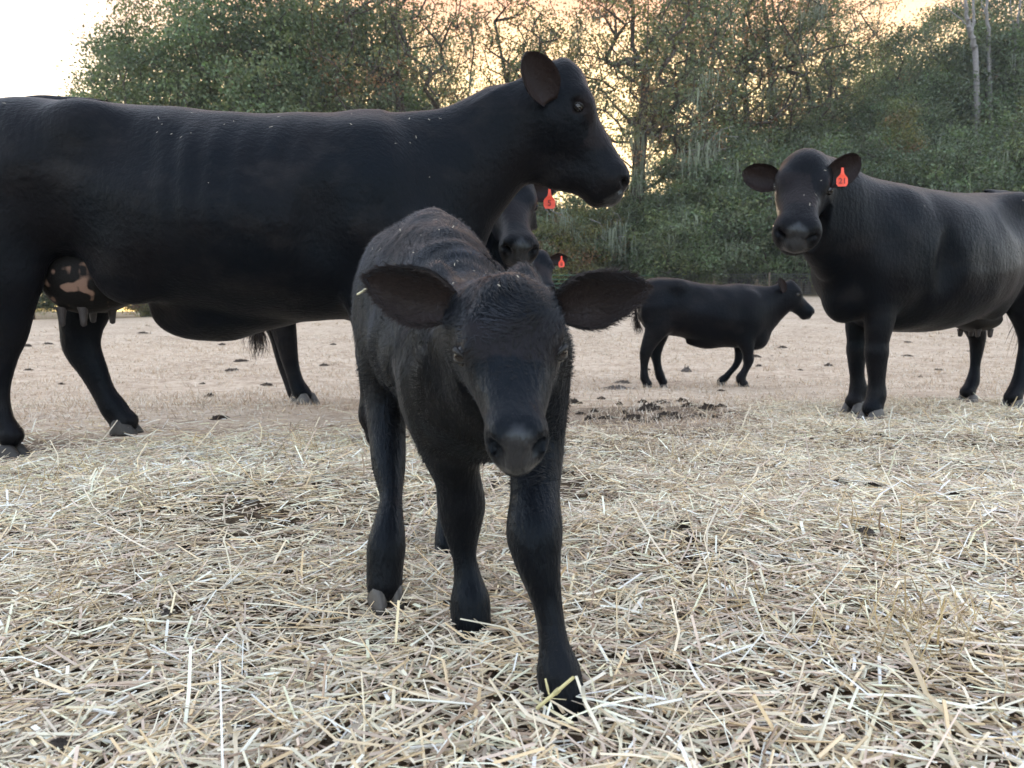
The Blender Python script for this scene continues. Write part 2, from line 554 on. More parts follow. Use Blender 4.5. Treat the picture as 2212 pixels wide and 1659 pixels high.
# ------------------------------------------------------------------ coat, horn and skin
def coat_material(name, brown=.35, sheen=.12, spec=.2, rough=.45, dust=.6):
    m, nt, b = mat(name)
    b.inputs['Roughness'].default_value = .52
    b.inputs['Specular IOR Level'].default_value = .13
    b.inputs['Specular Tint'].default_value = (.66, .83, 1.0, 1)
    b.inputs['Sheen Weight'].default_value = sheen
    b.inputs['Sheen Roughness'].default_value = .45
    b.inputs['Sheen Tint'].default_value = (.62, .78, 1.0, 1)
    n1 = noise(nt, 2.6, 5, .6)
    r1 = ramp(nt, [(.38, (.0016, .0021, .0036)), (.72, (.0030 + .007 * brown, .0030 + .003 * brown, .0040 + .001 * brown))], n1.outputs['Fac'])
    # dust and dander caught in the coat, in soft patches
    nd = noise(nt, 3.4, 6, .65, stretch=(1.0, 1.0, 1.6))
    rd = ramp(nt, [(.52, (0, 0, 0)), (.74, (dust, dust, dust))], nd.outputs['Fac'])
    md = nn(nt, 'ShaderNodeMixRGB'); md.inputs['Color2'].default_value = (.026, .022, .021, 1)
    nt.links.new(rd.outputs['Color'], md.inputs['Fac']); nt.links.new(r1.outputs['Color'], md.inputs['Color1'])
    a = nn(nt, 'ShaderNodeAttribute', attribute_name='brown')
    mb = nn(nt, 'ShaderNodeMixRGB'); mb.inputs['Color2'].default_value = (.024, .016, .0145, 1)
    nt.links.new(a.outputs['Fac'], mb.inputs['Fac'])
    nt.links.new(md.outputs['Color'], mb.inputs['Color1'])
    a2 = nn(nt, 'ShaderNodeAttribute', attribute_name='muzzle')
    mm = nn(nt, 'ShaderNodeMixRGB'); mm.inputs['Color2'].default_value = (.020, .018, .0185, 1)
    nt.links.new(a2.outputs['Fac'], mm.inputs['Fac'])
    nt.links.new(mb.outputs['Color'], mm.inputs['Color1'])
    ap = nn(nt, 'ShaderNodeAttribute', attribute_name='clipped')
    mp = nn(nt, 'ShaderNodeMixRGB'); mp.inputs['Color2'].default_value = (.0015, .0018, .003, 1)
    nt.links.new(ap.outputs['Fac'], mp.inputs['Fac'])
    nt.links.new(mm.outputs['Color'], mp.inputs['Color1'])
    nt.links.new(mp.outputs['Color'], b.inputs['Base Color'])
    mr = nn(nt, 'ShaderNodeMapRange'); mr.inputs['To Min'].default_value = rough; mr.inputs['To Max'].default_value = .34
    nt.links.new(a2.outputs['Fac'], mr.inputs['Value'])
    nt.links.new(mr.outputs['Result'], b.inputs['Roughness'])
    ms = nn(nt, 'ShaderNodeMapRange'); ms.inputs['To Min'].default_value = spec; ms.inputs['To Max'].default_value = .42
    nt.links.new(a2.outputs['Fac'], ms.inputs['Value']); nt.links.new(ms.outputs['Result'], b.inputs['Specular IOR Level'])
    # short hair: fine streaks, and larger folds of the hide
    n2 = noise(nt, 130, 3, .6, stretch=(.35, 1, .3))
    n3 = noise(nt, 9, 3, .5, stretch=(1.0, 1.0, .5))
    ad = nn(nt, 'ShaderNodeMath', operation='MULTIPLY_ADD')
    nt.links.new(n3.outputs['Fac'], ad.inputs[0]); ad.inputs[1].default_value = .9
    nt.links.new(n2.outputs['Fac'], ad.inputs[2])
    n4 = noise(nt, 16, 2, .5, stretch=(2.6, 1.2, .35))          # loose skin folds
    ad2 = nn(nt, 'ShaderNodeMath', operation='MULTIPLY_ADD')
    nt.links.new(n4.outputs['Fac'], ad2.inputs[0]); ad2.inputs[1].default_value = .45
    nt.links.new(ad.outputs['Value'], ad2.inputs[2])
    bump(nt, b, ad2.outputs['Value'], .38, .012)
    return m
COAT = coat_material('black_hide', .35, .010, .10, .44, .5)
COAT_CALF = coat_material('black_calf_hide', .10, .02, .12, .42, .1)
def fur_material(name, col, sheen=.3, spec=.16):
    m, nt, b = mat(name)
    b.inputs['Base Color'].default_value = (*col, 1)
    b.inputs['Roughness'].default_value = .5
    b.inputs['Specular IOR Level'].default_value = spec
    b.inputs['Sheen Weight'].default_value = sheen
    b.inputs['Sheen Roughness'].default_value = .4
    b.inputs['Sheen Tint'].default_value = (.62, .78, 1.0, 1)
    return m
FUR = fur_material('black_hair', (.0026, .0029, .0042), .01, .10)
FUR_BROWN = fur_material('brown_black_hair', (.020, .013, .010), .05)
def sheen_fur():
    m = fur_material('painted_sheen_calf_hair', (.004, .004, .005), .09, .20)
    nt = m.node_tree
    at_ = nn(nt, 'ShaderNodeAttribute', attribute_name='hair_colour')  # per-hair colour carries the painted sheen bands
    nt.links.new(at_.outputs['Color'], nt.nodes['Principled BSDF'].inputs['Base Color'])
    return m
FUR_SHEEN = sheen_fur()
FUR_EAR = fur_material('ear_hair_brown', (.026, .019, .0175), .35)
FUR_CALF = fur_material('calf_hair', (.0036, .0041, .0058), .22, .18)
HORN = simple('hoof_horn', (.05, .045, .041), .45, .5, 40, .35, .2)
HORN_DARK = simple('dark_hoof_horn', (.022, .020, .019), .55, .4, 40, .35, .2)
EYE = simple('eye_black', (.008, .006, .006), .06, .6)
LID = simple('eyelid_skin', (.007, .0065, .007), .45, .3)
TAG = simple('orange_tag_plastic', (.80, .085, .045), .45, .4, 30, .08)
INK = simple('tag_ink', (.10, .012, .012), .6)
def udder_material():
    m, nt, b = mat('udder_skin')
    a = nn(nt, 'ShaderNodeAttribute', attribute_name='pale')
    r = ramp(nt, [(.42, (.005, .0045, .0045)), (.68, (.17, .105, .078))], a.outputs['Fac'])
    nt.links.new(r.outputs['Color'], b.inputs['Base Color'])
    b.inputs['Roughness'].default_value = .6
    b.inputs['Specular IOR Level'].default_value = .12
    nb_ = noise(nt, 70, 4, .6)
    bump(nt, b, nb_.outputs['Fac'], .5, .006)
    return m
UDDER = udder_material()
UDDER_DARK = simple('dark_udder_skin', (.008, .007, .007), .55, .3)
TEAT = simple('teat_skin', (.028, .024, .026), .5, .5, 30, .25)

def make_fur(parent, V, Q, N, count, length, width, lift, flow, material, seed=1, lenf=None, keep=None, clump=0.5, name='coat', cfreq=55.0, tint=None):
    r = np.random.RandomState(seed)
    A = .5 * np.linalg.norm(np.cross(V[Q[:, 2]] - V[Q[:, 0]], V[Q[:, 3]] - V[Q[:, 1]]), axis=1)
    if keep is not None:
        A = A * keep[Q].mean(1)
    fi = r.choice(len(Q), count, p=A / A.sum())
    a, b = r.rand(count, 1), r.rand(count, 1)
    q = Q[fi]
    P = (V[q[:, 0]] * (1 - a) + V[q[:, 1]] * a) * (1 - b) + (V[q[:, 3]] * (1 - a) + V[q[:, 2]] * a) * b
    n = unit(N[q].mean(1))
    fl = flow(P) if callable(flow) else np.broadcast_to(np.asarray(flow, float), P.shape)
    w1 = np.stack([noise3(P, cfreq, .0), noise3(P, cfreq, .37), noise3(P, cfreq, .71)], 1)
    d = unit(fl) + clump * w1 + .25 * r.normal(size=P.shape)
    d = unit(d - (d * n).sum(1, keepdims=True) * n)
    lf = lift * (1 + .5 * r.normal(size=(count, 1)) + .4 * noise3(P, cfreq * .7, .2)[:, None])
    d = unit(d + np.clip(lf, .03, 2.0) * n)
    L = length * r.uniform(.6, 1.25, (count, 1))
    if lenf is not None:
        L = L * lenf[q].mean(1)[:, None]
    s = unit(np.cross(d, n)) * width
    base = P - n * .0015
    mid = base + d * L * .55 + n * 0
    tip = base + d * L - n * L * .10 + np.stack([np.zeros(count), np.zeros(count), -.05 * L[:, 0]], 1)
    VV = np.stack([base - s, base + s, mid + s * .7, mid - s * .7, tip], 1).reshape(-1, 3)
    i = np.arange(count)[:, None] * 5
    me = np_mesh(name, VV, [i + np.array([[0, 1, 2, 3]]), i + np.array([[3, 2, 4]])])
    if tint is not None:
        vcol(me, 'hair_colour', np.repeat(tint(P, r), 5, 0))
    o = link(name, me, material, parent)
    props(o, kind='stuff')
    return o

def ear_mesh(base, tip, face, W, cup=.55, thick=.007, pt=2.3, nu=16, nv=11):
    """a cupped leaf: base and tip points, face = direction the opening looks"""
    base, tip = np.asarray(base, float), np.asarray(tip, float)
    e = tip - base; Ln = np.linalg.norm(e); e = e / Ln
    f = unit(np.asarray(face, float) - (np.asarray(face, float) @ e) * e)
    w = np.cross(e, f)
    us = np.linspace(0, 1, nu); vs = np.linspace(-1, 1, nv)
    front, back = [], []
    for u in us:
        prof = (.40 + .60 * math.sin(min(1, u / .44) * math.pi / 2)) if u < .44 else max(0.0, 1 - ((u - .44) / .565) ** pt) ** .62
        prof = max(prof, .03)
        for v in vs:
            hw = W * prof
            fold = cup * (1.25 - .75 * u)
            ang = v * (1.0 + fold)                       # wrap of the shell
            y = hw * math.sin(ang) / math.sin(min(1.0 + fold, 1.57)) if 1.0 + fold < 1.57 else hw * math.sin(ang)
            z = hw * (1 - math.cos(ang)) * .85 - hw * .38
            z -= Ln * .10 * u * u                         # the ear bends back a little
            p = base + e * (u * Ln) + w * y + f * z
            th = thick * (1 - .5 * abs(v)) * (1 if prof > .2 else .6)
            front.append(p + f * th * .5 * (1 - abs(v) ** 6)); back.append(p - f * th * .5 - f * thick * .1)
    n = nu * nv
    V = np.array(front + back)
    Q = []
    g = lambda i, j: i * nv + j
    for i in range(nu - 1):
        for j in range(nv - 1):
            Q.append((g(i, j), g(i + 1, j), g(i + 1, j + 1), g(i, j + 1)))
            Q.append((n + g(i, j), n + g(i, j + 1), n + g(i + 1, j + 1), n + g(i + 1, j)))
    for i in range(nu - 1):
        Q.append((g(i, 0), n + g(i, 0), n + g(i + 1, 0), g(i + 1, 0)))
        Q.append((g(i, nv - 1), g(i + 1, nv - 1), n + g(i + 1, nv - 1), n + g(i, nv - 1)))
    for j in range(nv - 1):
        Q.append((g(nu - 1, j), n + g(nu - 1, j), n + g(nu - 1, j + 1), g(nu - 1, j + 1)))
        Q.append((g(0, j), g(0, j + 1), n + g(0, j + 1), n + g(0, j)))
    Q = np.array(Q)
    if np.dot(np.cross(w, e), f) > 0:
        Q = Q[:, ::-1]
    inner = np.concatenate([np.ones(n), np.zeros(n)])
    uu = np.tile(np.repeat(us, nv), 2)
    return V, Q, inner, uu

def frame(fwd, up):
    f = unit(fwd); u = np.asarray(up, float)
    l = unit(np.cross(u, f)); u = np.cross(f, l)
    return np.stack([f, l, u], 1)

def claw_pair(size):
    """two hoof claws, toes along +x, sole on z = 0"""
    V, Q = [], []
    for sgn in (-1, 1):
        rings = []
        for (z, x0, x1, hw) in ((0, -.048, .070, .029), (.012, -.048, .069, .030), (.03, -.045, .056, .028), (.05, -.040, .040, .025), (.066, -.033, .027, .022), (.072, -.02, .014, .012)):
            ring = []
            for k in range(14):
                a = 2 * math.pi * k / 14
                c, s_ = math.cos(a), math.sin(a)
                xm, xr = (x0 + x1) / 2, (x1 - x0) / 2
                wid = hw * (1 - .28 * max(0, c)) * abs(s_) ** .8 * (1 if s_ > 0 else -1)
                y = sgn * (.0285 + max(0, c) * .004 * sgn * 0) + wid
                ring.append((xm + xr * c, y, z))
            rings.append(ring)
        b0 = len(V)
        for rg in rings: V.extend(rg)
        for i in range(len(rings) - 1):
            for k in range(14):
                Q.append((b0 + i * 14 + k, b0 + i * 14 + (k + 1) % 14, b0 + (i + 1) * 14 + (k + 1) % 14, b0 + (i + 1) * 14 + k))
        top = b0 + (len(rings) - 1) * 14
        for k in range(6):
            Q.append((top + k, top + k + 1, top + 12 - k, top + 13 - k))
            Q.append((b0 + 13 - k, b0 + 12 - k, b0 + k + 1, b0 + k))
    return np.array(V) * size, np.array(Q)

def hoof(parent, foot, heading, size, material, pitch=0.0):
    V, Q = claw_pair(size)
    me = np_mesh('hoof', V, Q)
    o = link('hoof', me, material, parent)
    o.location = foot
    o.rotation_euler = (0, pitch, heading)
    return o

def eye_parts(parent, c, out, up, r, lid=True, pale=False):
    """eyeball and its lids; out = looking direction"""
    Rm = frame(out, up)
    V, Q = [], []
    for i in range(11):
        th = math.pi * i / 10
        for j in range(18):
            ph = 2 * math.pi * j / 18
            V.append((r * math.cos(th), r * math.sin(th) * math.cos(ph), r * math.sin(th) * math.sin(ph)))
    for i in range(10):
        for j in range(18):
            Q.append((i * 18 + j, i * 18 + (j + 1) % 18, (i + 1) * 18 + (j + 1) % 18, (i + 1) * 18 + j))
    e = link('eye', np_mesh('eye', np.array(V) @ Rm.T, np.array(Q)[:, ::-1]), EYE, parent)
    e.location = c
    if lid:
        V, Q = [], []
        for j in range(24):
            a = 2 * math.pi * j / 24
            yy, zz = math.cos(a) * r * 1.0, math.sin(a) * r * .46
            xx = r * (.80 - .62 * abs(math.cos(a)) ** 2 + (.06 if math.sin(a) > 0 else -.02))
            tr = r * (.10 + .20 * max(0, math.sin(a)) + .08 * max(0, -math.sin(a)))
            for k in range(8):
                b_ = 2 * math.pi * k / 8
                V.append((xx + tr * math.sin(b_) * 1.1, yy + math.cos(a) * tr * math.cos(b_), zz + math.sin(a) * tr * math.cos(b_)))
        for j in range(24):
            for k in range(8):
                Q.append((j * 8 + k, ((j + 1) % 24) * 8 + k, ((j + 1) % 24) * 8 + (k + 1) % 8, j * 8 + (k + 1) % 8))
        l = link('eyelid', np_mesh('eyelid', np.array(V) @ Rm.T, np.array(Q)), LID, e)

def text_mesh(s, size):
    cu = bpy.data.curves.new('number', 'FONT')
    cu.body = s; cu.size = size; cu.align_x = 'CENTER'; cu.align_y = 'CENTER'; cu.extrude = .0006
    o = bpy.data.objects.new('number_curve', cu)
    COL.objects.link(o)
    dg = bpy.context.evaluated_depsgraph_get()
    me = bpy.data.meshes.new_from_object(o.evaluated_get(dg))
    bpy.data.objects.remove(o)
    bpy.data.curves.remove(cu)
    return me

def ear_tag(parent, top, face, up, w, hgt, number):
    """flag tag hanging from the point top; its print looks along face"""
    f = unit(face); u = unit(np.asarray(up, float) - (np.asarray(up, float) @ f) * f); l = np.cross(u, f)
    pts = [(-.10, 0), (.10, 0), (.13, -.26), (.2, -.36), (.44, -.52), (.5, -.6), (.5, -.86), (.36, -1), (-.36, -1), (-.5, -.86), (-.5, -.6), (-.44, -.52), (-.2, -.36), (-.13, -.26)]
    n = len(pts)
    V = []
    for t in (.0012, -.0012):
        for (a, b) in pts:
            bend = -.10 * w * (2 * a) ** 2
            V.append(np.array((a * w, b * hgt, t + bend)))
    Q4 = [(i, (i + 1) % n, n + (i + 1) % n, n + i) for i in range(n)]
    cap = []
    for i in range(n // 2 - 1):
        j = n - 1 - i
        cap.append(((i + 1) % n, i + 2 if i + 2 < n else 0, 0, 0))
    strips = [(1, 0, 13, 2), (2, 13, 12, 3), (3, 12, 11, 4), (4, 11, 10, 5), (5, 10, 9, 6), (6, 9, 8, 7)]
    Q = [tuple(s[::-1]) for s in [(a, b, c, d) for (a, b, c, d) in strips]]
    Q = [(d, c, b, a) for (a, b, c, d) in Q]
    Qb = [(n + d, n + c, n + b, n + a) for (a, b, c, d) in Q]
    R = np.stack([l * -1, u, f], 1)
    if np.linalg.det(R) < 0:
        R = np.stack([l, u, f], 1)
    me = np_mesh('ear_tag', np.array(V) @ R.T, np.array(Q + Qb + Q4), smooth=False)
    o = link('ear_tag', me, TAG, parent)
    o.location = top
    if number:
        tm = text_mesh(number, hgt * .42)
        t = link('tag_number', tm, INK, o)
        M = Matrix([[*R[i]] for i in range(3)]).to_4x4()
        M.translation = Vector(R @ np.array((0, -.73 * hgt, .0022)))
        t.matrix_local = M
    # stud
    return o

def tail_part(parent, pts, r0, r1, switch_len, seed, material=None, nhair=260, spread=.05):
    P = catmull(np.asarray(pts, float), 5)
    T = unit(np.gradient(P, axis=0))
    rad = np.linspace(r0, r1, len(P))
    sd = unit(np.cross(T, (0.3, 1, 0.1))); s2 = np.cross(T, sd)
    V, Q = [], []
    m = 8
    for i in range(len(P)):
        for k in range(m):
            a = 2 * math.pi * k / m
            V.append(P[i] + rad[i] * (math.cos(a) * sd[i] + math.sin(a) * s2[i]))
    for i in range(len(P) - 1):
        for k in range(m):
            Q.append((i * m + k, i * m + (k + 1) % m, (i + 1) * m + (k + 1) % m, (i + 1) * m + k))
    me = np_mesh('tail', np.array(V), np.array(Q))
    vfloat(me, 'muzzle', np.zeros(len(V))); vfloat(me, 'brown', np.zeros(len(V)) + .15)
    t = link('tail', me, COAT, parent)
    r = np.random.RandomState(seed)
    HV, HQ = [], []
    for h in range(nhair):
        i0 = r.randint(int(len(P) * .72), len(P))
        p = P[i0] + r.normal(size=3) * .004
        d = unit(np.array((0, 0, -1.0)) + r.normal(size=3) * (.16, .16, .05))
        L = switch_len * r.uniform(.45, 1.0)
        sw = r.normal(size=3) * (spread, spread, 0)
        side = unit(np.cross(d, r.normal(size=3))) * .0024
        b0 = len(HV)
        for tt in np.linspace(0, 1, 5):
            c = p + d * L * tt + sw * (math.sin(tt * 2.6) * .55)
            ww = side * (1 - .8 * tt)
            HV += [c - ww, c + ww]
        for j in range(4):
            HQ.append((b0 + 2 * j, b0 + 2 * j + 1, b0 + 2 * j + 3, b0 + 2 * j + 2))
    s = link('tail_switch', np_mesh('tail_switch', np.array(HV), np.array(HQ)), FUR_BROWN, t)
    props(s, kind='stuff')
    return t

def straw_flecks(parent, V, Q, N, n, seed, size=1.0, keep=None):
    # chaff and straw bits caught in the coat, mostly on upper surfaces
    r = np.random.RandomState(seed)
    w = np.clip(N[Q[:, 0], 2], 0.02, 1) ** 1.5
    if keep is not None:
        w = w * keep[Q[:, 0]]
    f = r.choice(len(Q), n, p=w / w.sum())
    P = V[Q[f]].mean(1); nn_ = N[Q[f, 0]]
    d = unit(np.cross(nn_, r.normal(size=(n, 3)))); s = np.cross(nn_, d)
    L = (np.clip(r.lognormal(math.log(.004), .5, n), .001, .009) * size)[:, None]; W = (r.uniform(.0006, .0013, n) * size)[:, None]
    P = P + nn_ * .006 * size
    VV = np.stack([P - d * L - s * W, P - d * L + s * W, P + d * L + s * W + nn_ * L * .25, P + d * L - s * W + nn_ * L * .25], 1).reshape(-1, 3)
    me = np_mesh('straw_flecks', VV, (np.arange(n) * 4)[:, None] + np.array([[0, 1, 2, 3]]), smooth=False)
    props(link('straw_flecks', me, FLECK, parent), kind='stuff')
FLECK = simple('chaff', (.42, .38, .31), .8, .2)

# ------------------------------------------------------------------ head
def head_prims(F, O, R, L, calf=False, k=.05, wide=1.0):
    g = lambda s, y, z: np.asarray(O) + R @ (np.array((s, y * wide, z)) * L)
    if calf:
        st = [(-.08, -.10, -.26, .13, .55, .1), (0, .0, -.38, .205, .6, .15), (.08, .05, -.45, .248, .62, .2), (.20, .075, -.49, .262, .62, .25), (.34, .065, -.48, .252, .62, .3),
              (.48, .025, -.45, .235, .6, .35), (.60, .0, -.41, .200, .55, .35), (.72, -.005, -.37, .168, .5, .3), (.84, .0, -.345, .136, .5, .22), (.93, .0, -.325, .128, .5, .2), (.99, -.015, -.31, .125, .5, .2), (1.03, -.05, -.28, .105, .5, .1), (1.055, -.10, -.23, .06, .5, .1)]
    else:
        st = [(-.07, -.10, -.26, .10, .55, .1), (0, .0, -.38, .155, .6, .2), (.08, .045, -.45, .195, .62, .25), (.20, .06, -.50, .215, .62, .32), (.32, .045, -.51, .215, .62, .38),
              (.44, .03, -.48, .190, .6, .42), (.57, .022, -.445, .168, .55, .42), (.70, .018, -.405, .156, .5, .35), (.82, .018, -.37, .160, .5, .25), (.91, .010, -.345, .170, .5, .2), (.97, -.01, -.325, .165, .5, .2), (1.02, -.05, -.295, .135, .5, .1), (1.05, -.11, -.25, .075, .5, .1)]
    st = np.array(st); st[:, :4] *= L; st[:, 3] *= wide
    loft(F, O, R, st, k=k, n=2.5)
    q = L / .53
    for s in (-1, 1):
        # brow ridges, cheeks, nostril wings, lips
        ell(F, g(.34, s * .165, -.045), np.array((.11, .06, .075)) * L, R, k=.07 * q)
        ell(F, g(.40, s * .10, -.28), np.array((.17, .07, .15)) * L, R, k=.08 * q)
        ny = .074 if calf else .085
        ell(F, g(.93, s * ny, -.095), np.array((.085, .062 if calf else .070, .085)) * L, R, k=.05 * q)
        ell(F, g(.375, s * .240, -.105), np.array((.055, .035, .035)) * L, R, k=.03 * q, sub=True)
        # nostril: a comma opening on the front corner of the muzzle
        nr = 1.0
        ell(F, g(1.03, s * .080, -.105), np.array((.050, .020 * nr, .040 * nr)) * L, R @ rot_y(.4), k=.012 * q, sub=True)
        ell(F, g(1.0, s * (.108 if calf else .120), -.078), np.array((.046, .034 * nr, .026 * nr)) * L, R @ rot_y(-.3), k=.012 * q, sub=True)
        # mouth line
        a, b = g(.80, s * .150, -.300), g(1.05, s * .05, -.262)
        for t in np.linspace(0, 1, 9):
            y_ = s * (.155 - .03 * t - .08 * t ** 4)
            ell(F, g(.80 + .235 * t, y_, -.300 + .035 * t), np.array((.03, .024, .0095)) * L, R, k=.010 * q, sub=True)
    ell(F, g(.12, 0, .02), np.array((.12, .11, .06)) * L, R, k=.08 * q)
    ell(F, g(.93, 0, -.295), np.array((.08, .09, .045)) * L, R, k=.04 * q)
    return g
def rot_y(a):
    c, s = math.cos(a), math.sin(a)
    return np.array([[c, 0, s], [0, 1, 0], [-s, 0, c]])

def finish_body(parent, F, head, ears, coat, smooth=2, lumps=.0042, brown_fn=None, curl=0.0, clip_fn=None, ribs=0.0):
    """mesh the field, add the ears to it, write masks; returns arrays for fur"""
    V, Q = surface_nets(F)
    V = relax(V, Q, smooth)
    N = vnormals(V, Q)
    if ribs:
        rb = np.sin(V[:, 0] / .072 * 2 * math.pi * (1 - .25 * V[:, 2])) * sstep(-.35, -.1, V[:, 0]) * sstep(.5, .3, V[:, 0]) * sstep(.6, .8, V[:, 2]) * sstep(1.28, 1.12, V[:, 2]) * (.6 + .4 * noise3(V, 5.0))
        V = V + N * (ribs * rb)[:, None]
    V = V + N * (lumps * noise3(V, 9.0)[:, None] + lumps * .5 * noise3(V, 23.0, .4)[:, None])
    O, R, L = head
    q = (V - O) @ R / L
    if curl:
        cw = (np.sin(V[:, 0] * 105 + 3.0 * noise3(V, 20.0)) + .8 * noise3(V, 60.0, .6)) * (.65 + .35 * noise3(V, 11.0, .3)) * sstep(.33, .45, V[:, 2]) * (1 - .8 * sstep(.4, .6, q[:, 0]) * (np.abs(q[:, 1]) < .4))
        V = V + N * (curl * cw)[:, None]
    mz = sstep(.93, .985, q[:, 0] - .10 * np.abs(q[:, 1]) / .12) * sstep(-.28, -.25, q[:, 2]) * sstep(.155, .125, np.abs(q[:, 1])) * (q[:, 0] < 1.3)
    br = np.zeros(len(V)) if brown_fn is None else brown_fn(V)
    br = np.maximum(br, .35 * sstep(.24, .17, np.hypot(q[:, 0] - .52, q[:, 2] + .02)) * (np.abs(q[:, 1]) < .3) * (noise3(V, 14) > -.4))
    lf = np.ones(len(V))
    nb = len(V)
    Vs, Qs = [V], [Q]
    for e in ears:
        v, qd, inner, uu = e
        Qs.append(qd + sum(len(a) for a in Vs)); Vs.append(v)
        mz = np.concatenate([mz, np.zeros(len(v))]); br = np.concatenate([br, .10 + .75 * inner])
        lf = np.concatenate([lf, 1.0 + .6 * uu])
    V = np.vstack(Vs); Q = np.vstack(Qs)
    N = vnormals(V, Q)
    me = np_mesh('body', V, Q)
    vfloat(me, 'muzzle', mz); vfloat(me, 'brown', np.clip(br, 0, 1))
    if clip_fn is not None:
        vfloat(me, 'clipped', clip_fn(V))
    o = link('body', me, coat, parent)
    return o, V, Q, N, mz, lf, nb
# ------------------------------------------------------------------ the herd
class Body:
    """an animal's own frame: x forward, y to its left, z up from the ground under it"""
    def __init__(s, name, xy, heading, label, cat, group=None):
        s.rz = heading
        z = gz(*xy)
        s.loc = np.array((xy[0], xy[1], z))
        s.root = empty(name, s.loc, heading)
        props(s.root, label, cat, group)
        c, n = math.cos(heading), math.sin(heading)
        s.M = np.array([[c, -n, 0], [n, c, 0], [0, 0, 1]])       # local -> world
    def P(s, u, v, Y):
        return s.M.T @ (at(u, v, Y) - s.loc)
    def W(s, w):
        return s.M.T @ (np.asarray(w, float) - s.loc)
    def ray_x(s, u, y):
        """local x of the point below pixel column u that lies y to the animal's left"""
        k = (u - 1106.0) / FPX
        lx, ly = s.M[0, 1], s.M[1, 1]
        Y = (y + lx * s.loc[0] + ly * s.loc[1]) / (lx * k + ly)
        return (s.M.T @ (np.array((k * Y, Y, 0)) - s.loc))[0]
    def D(s, d):
        return s.M.T @ np.asarray(d, float)
    def gnd(s, x, y):
        w = s.M @ np.array((x, y, 0)) + s.loc
        return gz(w[0], w[1]) - s.loc[2]

def bez(p0, p1, p2, p3, n):
    t = np.linspace(0, 1, n)[:, None]
    return (1 - t) ** 3 * p0 + 3 * (1 - t) ** 2 * t * p1 + 3 * (1 - t) * t * t * p2 + t ** 3 * p3

FX = (1.0, 0.0, 0.0)
UP = (0.0, 0.0, 1.0)

COW_TORSO = [(-1.01, 1.21, .98, .06, .5, 0), (-.97, 1.295, .86, .14, .5, 0), (-.90, 1.352, .80, .200, .5, 0), (-.78, 1.388, .76, .24, .5, 0), (-.62, 1.395, .72, .265, .5, 0), (-.46, 1.384, .64, .295, .46, .05),
             (-.30, 1.37, .56, .33, .43, .08), (-.10, 1.357, .51, .36, .42, .1), (.10, 1.347, .49, .365, .42, .12), (.30, 1.345, .495, .345, .42, .15), (.45, 1.352, .50, .305, .42, .2),
             (.60, 1.360, .52, .265, .42, .25), (.72, 1.355, .56, .22, .42, .25), (.84, 1.29, .66, .16, .45, .2), (.93, 1.2, .80, .08, .5, 0)]

def cow_trunk(F, st, sx=1.0, sz=1.0, sy=1.0, bony=1.0):
    st = np.array(st, float)
    st[:, 1] -= .052 * np.clip((st[:, 1] - 1.15) / .2, 0, 1)
    st[:, 0] *= sx; st[:, 1:3] *= sz; st[:, 3] *= sy
    loft(F, (0, 0, 0), np.eye(3), st, k=.05, n=2.25)
    g = lambda x, y, z: (x * sx, y * sy, z * sz)
    for s in (-1, 1):
        ell(F, g(-.50, s * .215, 1.215), (.10 * sx, .06 * sy, .07 * sz), k=.14)              # hook bone
        ell(F, g(-.92, s * .10, 1.20), (.09 * sx, .06 * sy, .07 * sz), k=.12)                # pin bone
        ell(F, g(-.78, s * .150, 1.0), (.20 * sx, .115 * sy, .28 * sz), k=.14)               # thigh
        ell(F, g(.56, s * .175, .92), (.16 * sx, .10 * sy, .27 * sz), None, k=.12)   # shoulder
        ell(F, g(.66, s * .14, .78), (.14 * sx, .09 * sy, .15 * sz), k=.12)
        ell(F, g(-.30, s * .40, 1.17), (.14 * sx, .09 * sy, .12 * sz), k=.14 * bony, sub=True)      # hollow before the hip
        ell(F, g(.40, s * .385, .80), (.05 * sx, .075 * sy, .26 * sz), k=.12 * bony, sub=True)      # behind the shoulder
        ell(F, g(-.36, s * .19, .70), (.13 * sx, .05 * sy, .14 * sz), k=.12)                 # flank fold
    ell(F, g(.80, 0, .66), (.11 * sx, .10 * sy, .14 * sz), k=.10)                             # brisket
    ell(F, g(-.70, 0, 1.355), (.20 * sx, .03 * sy, .018 * sz), k=.03)                         # spine over the rump

def front_leg(F, x, y, kx=0.0, fx=0.0, s=1.0, z0=0.0, sp=0.0, r=1.0):
    """kx, fx: how far knee and foot are ahead of the elbow; returns the coronet point"""
    st = [(x, y * .92, .90 * s, .09 * r, .15 * r), (x - .01, y, .74 * s, .085 * r, .125 * r), (x - .01 + kx * .3, y, .60 * s, .075 * r, .10 * r), (x + kx * .6, y + sp * .3, .50 * s, .064 * r, .078 * r), (x + kx * .9, y + sp * .5, .42 * s, .053 * r, .060 * r),
          (x + kx, y + sp * .6, .365 * s, .056 * r, .062 * r), (x + kx * .95 + fx * .1, y + sp * .7, .30 * s, .044 * r, .047 * r), (x + kx * .5 + fx * .5, y + sp * .8, .21 * s, .037 * r, .040 * r),
          (x + fx * .85, y + sp * .95, .135 * s + z0, .046 * r, .049 * r), (x + fx + .015, y + sp, .09 * s + z0, .043 * r, .045 * r), (x + fx + .03, y + sp, .055 * s + z0, .051 * r, .055 * r)]
    tube(F, st, FX, k=.035 * s)
    return np.array((x + fx + .035, y + sp, z0))

def hind_leg(F, pts, k=.04):
    tube(F, pts, FX, k=k)
    return np.array(pts[-1][:3])

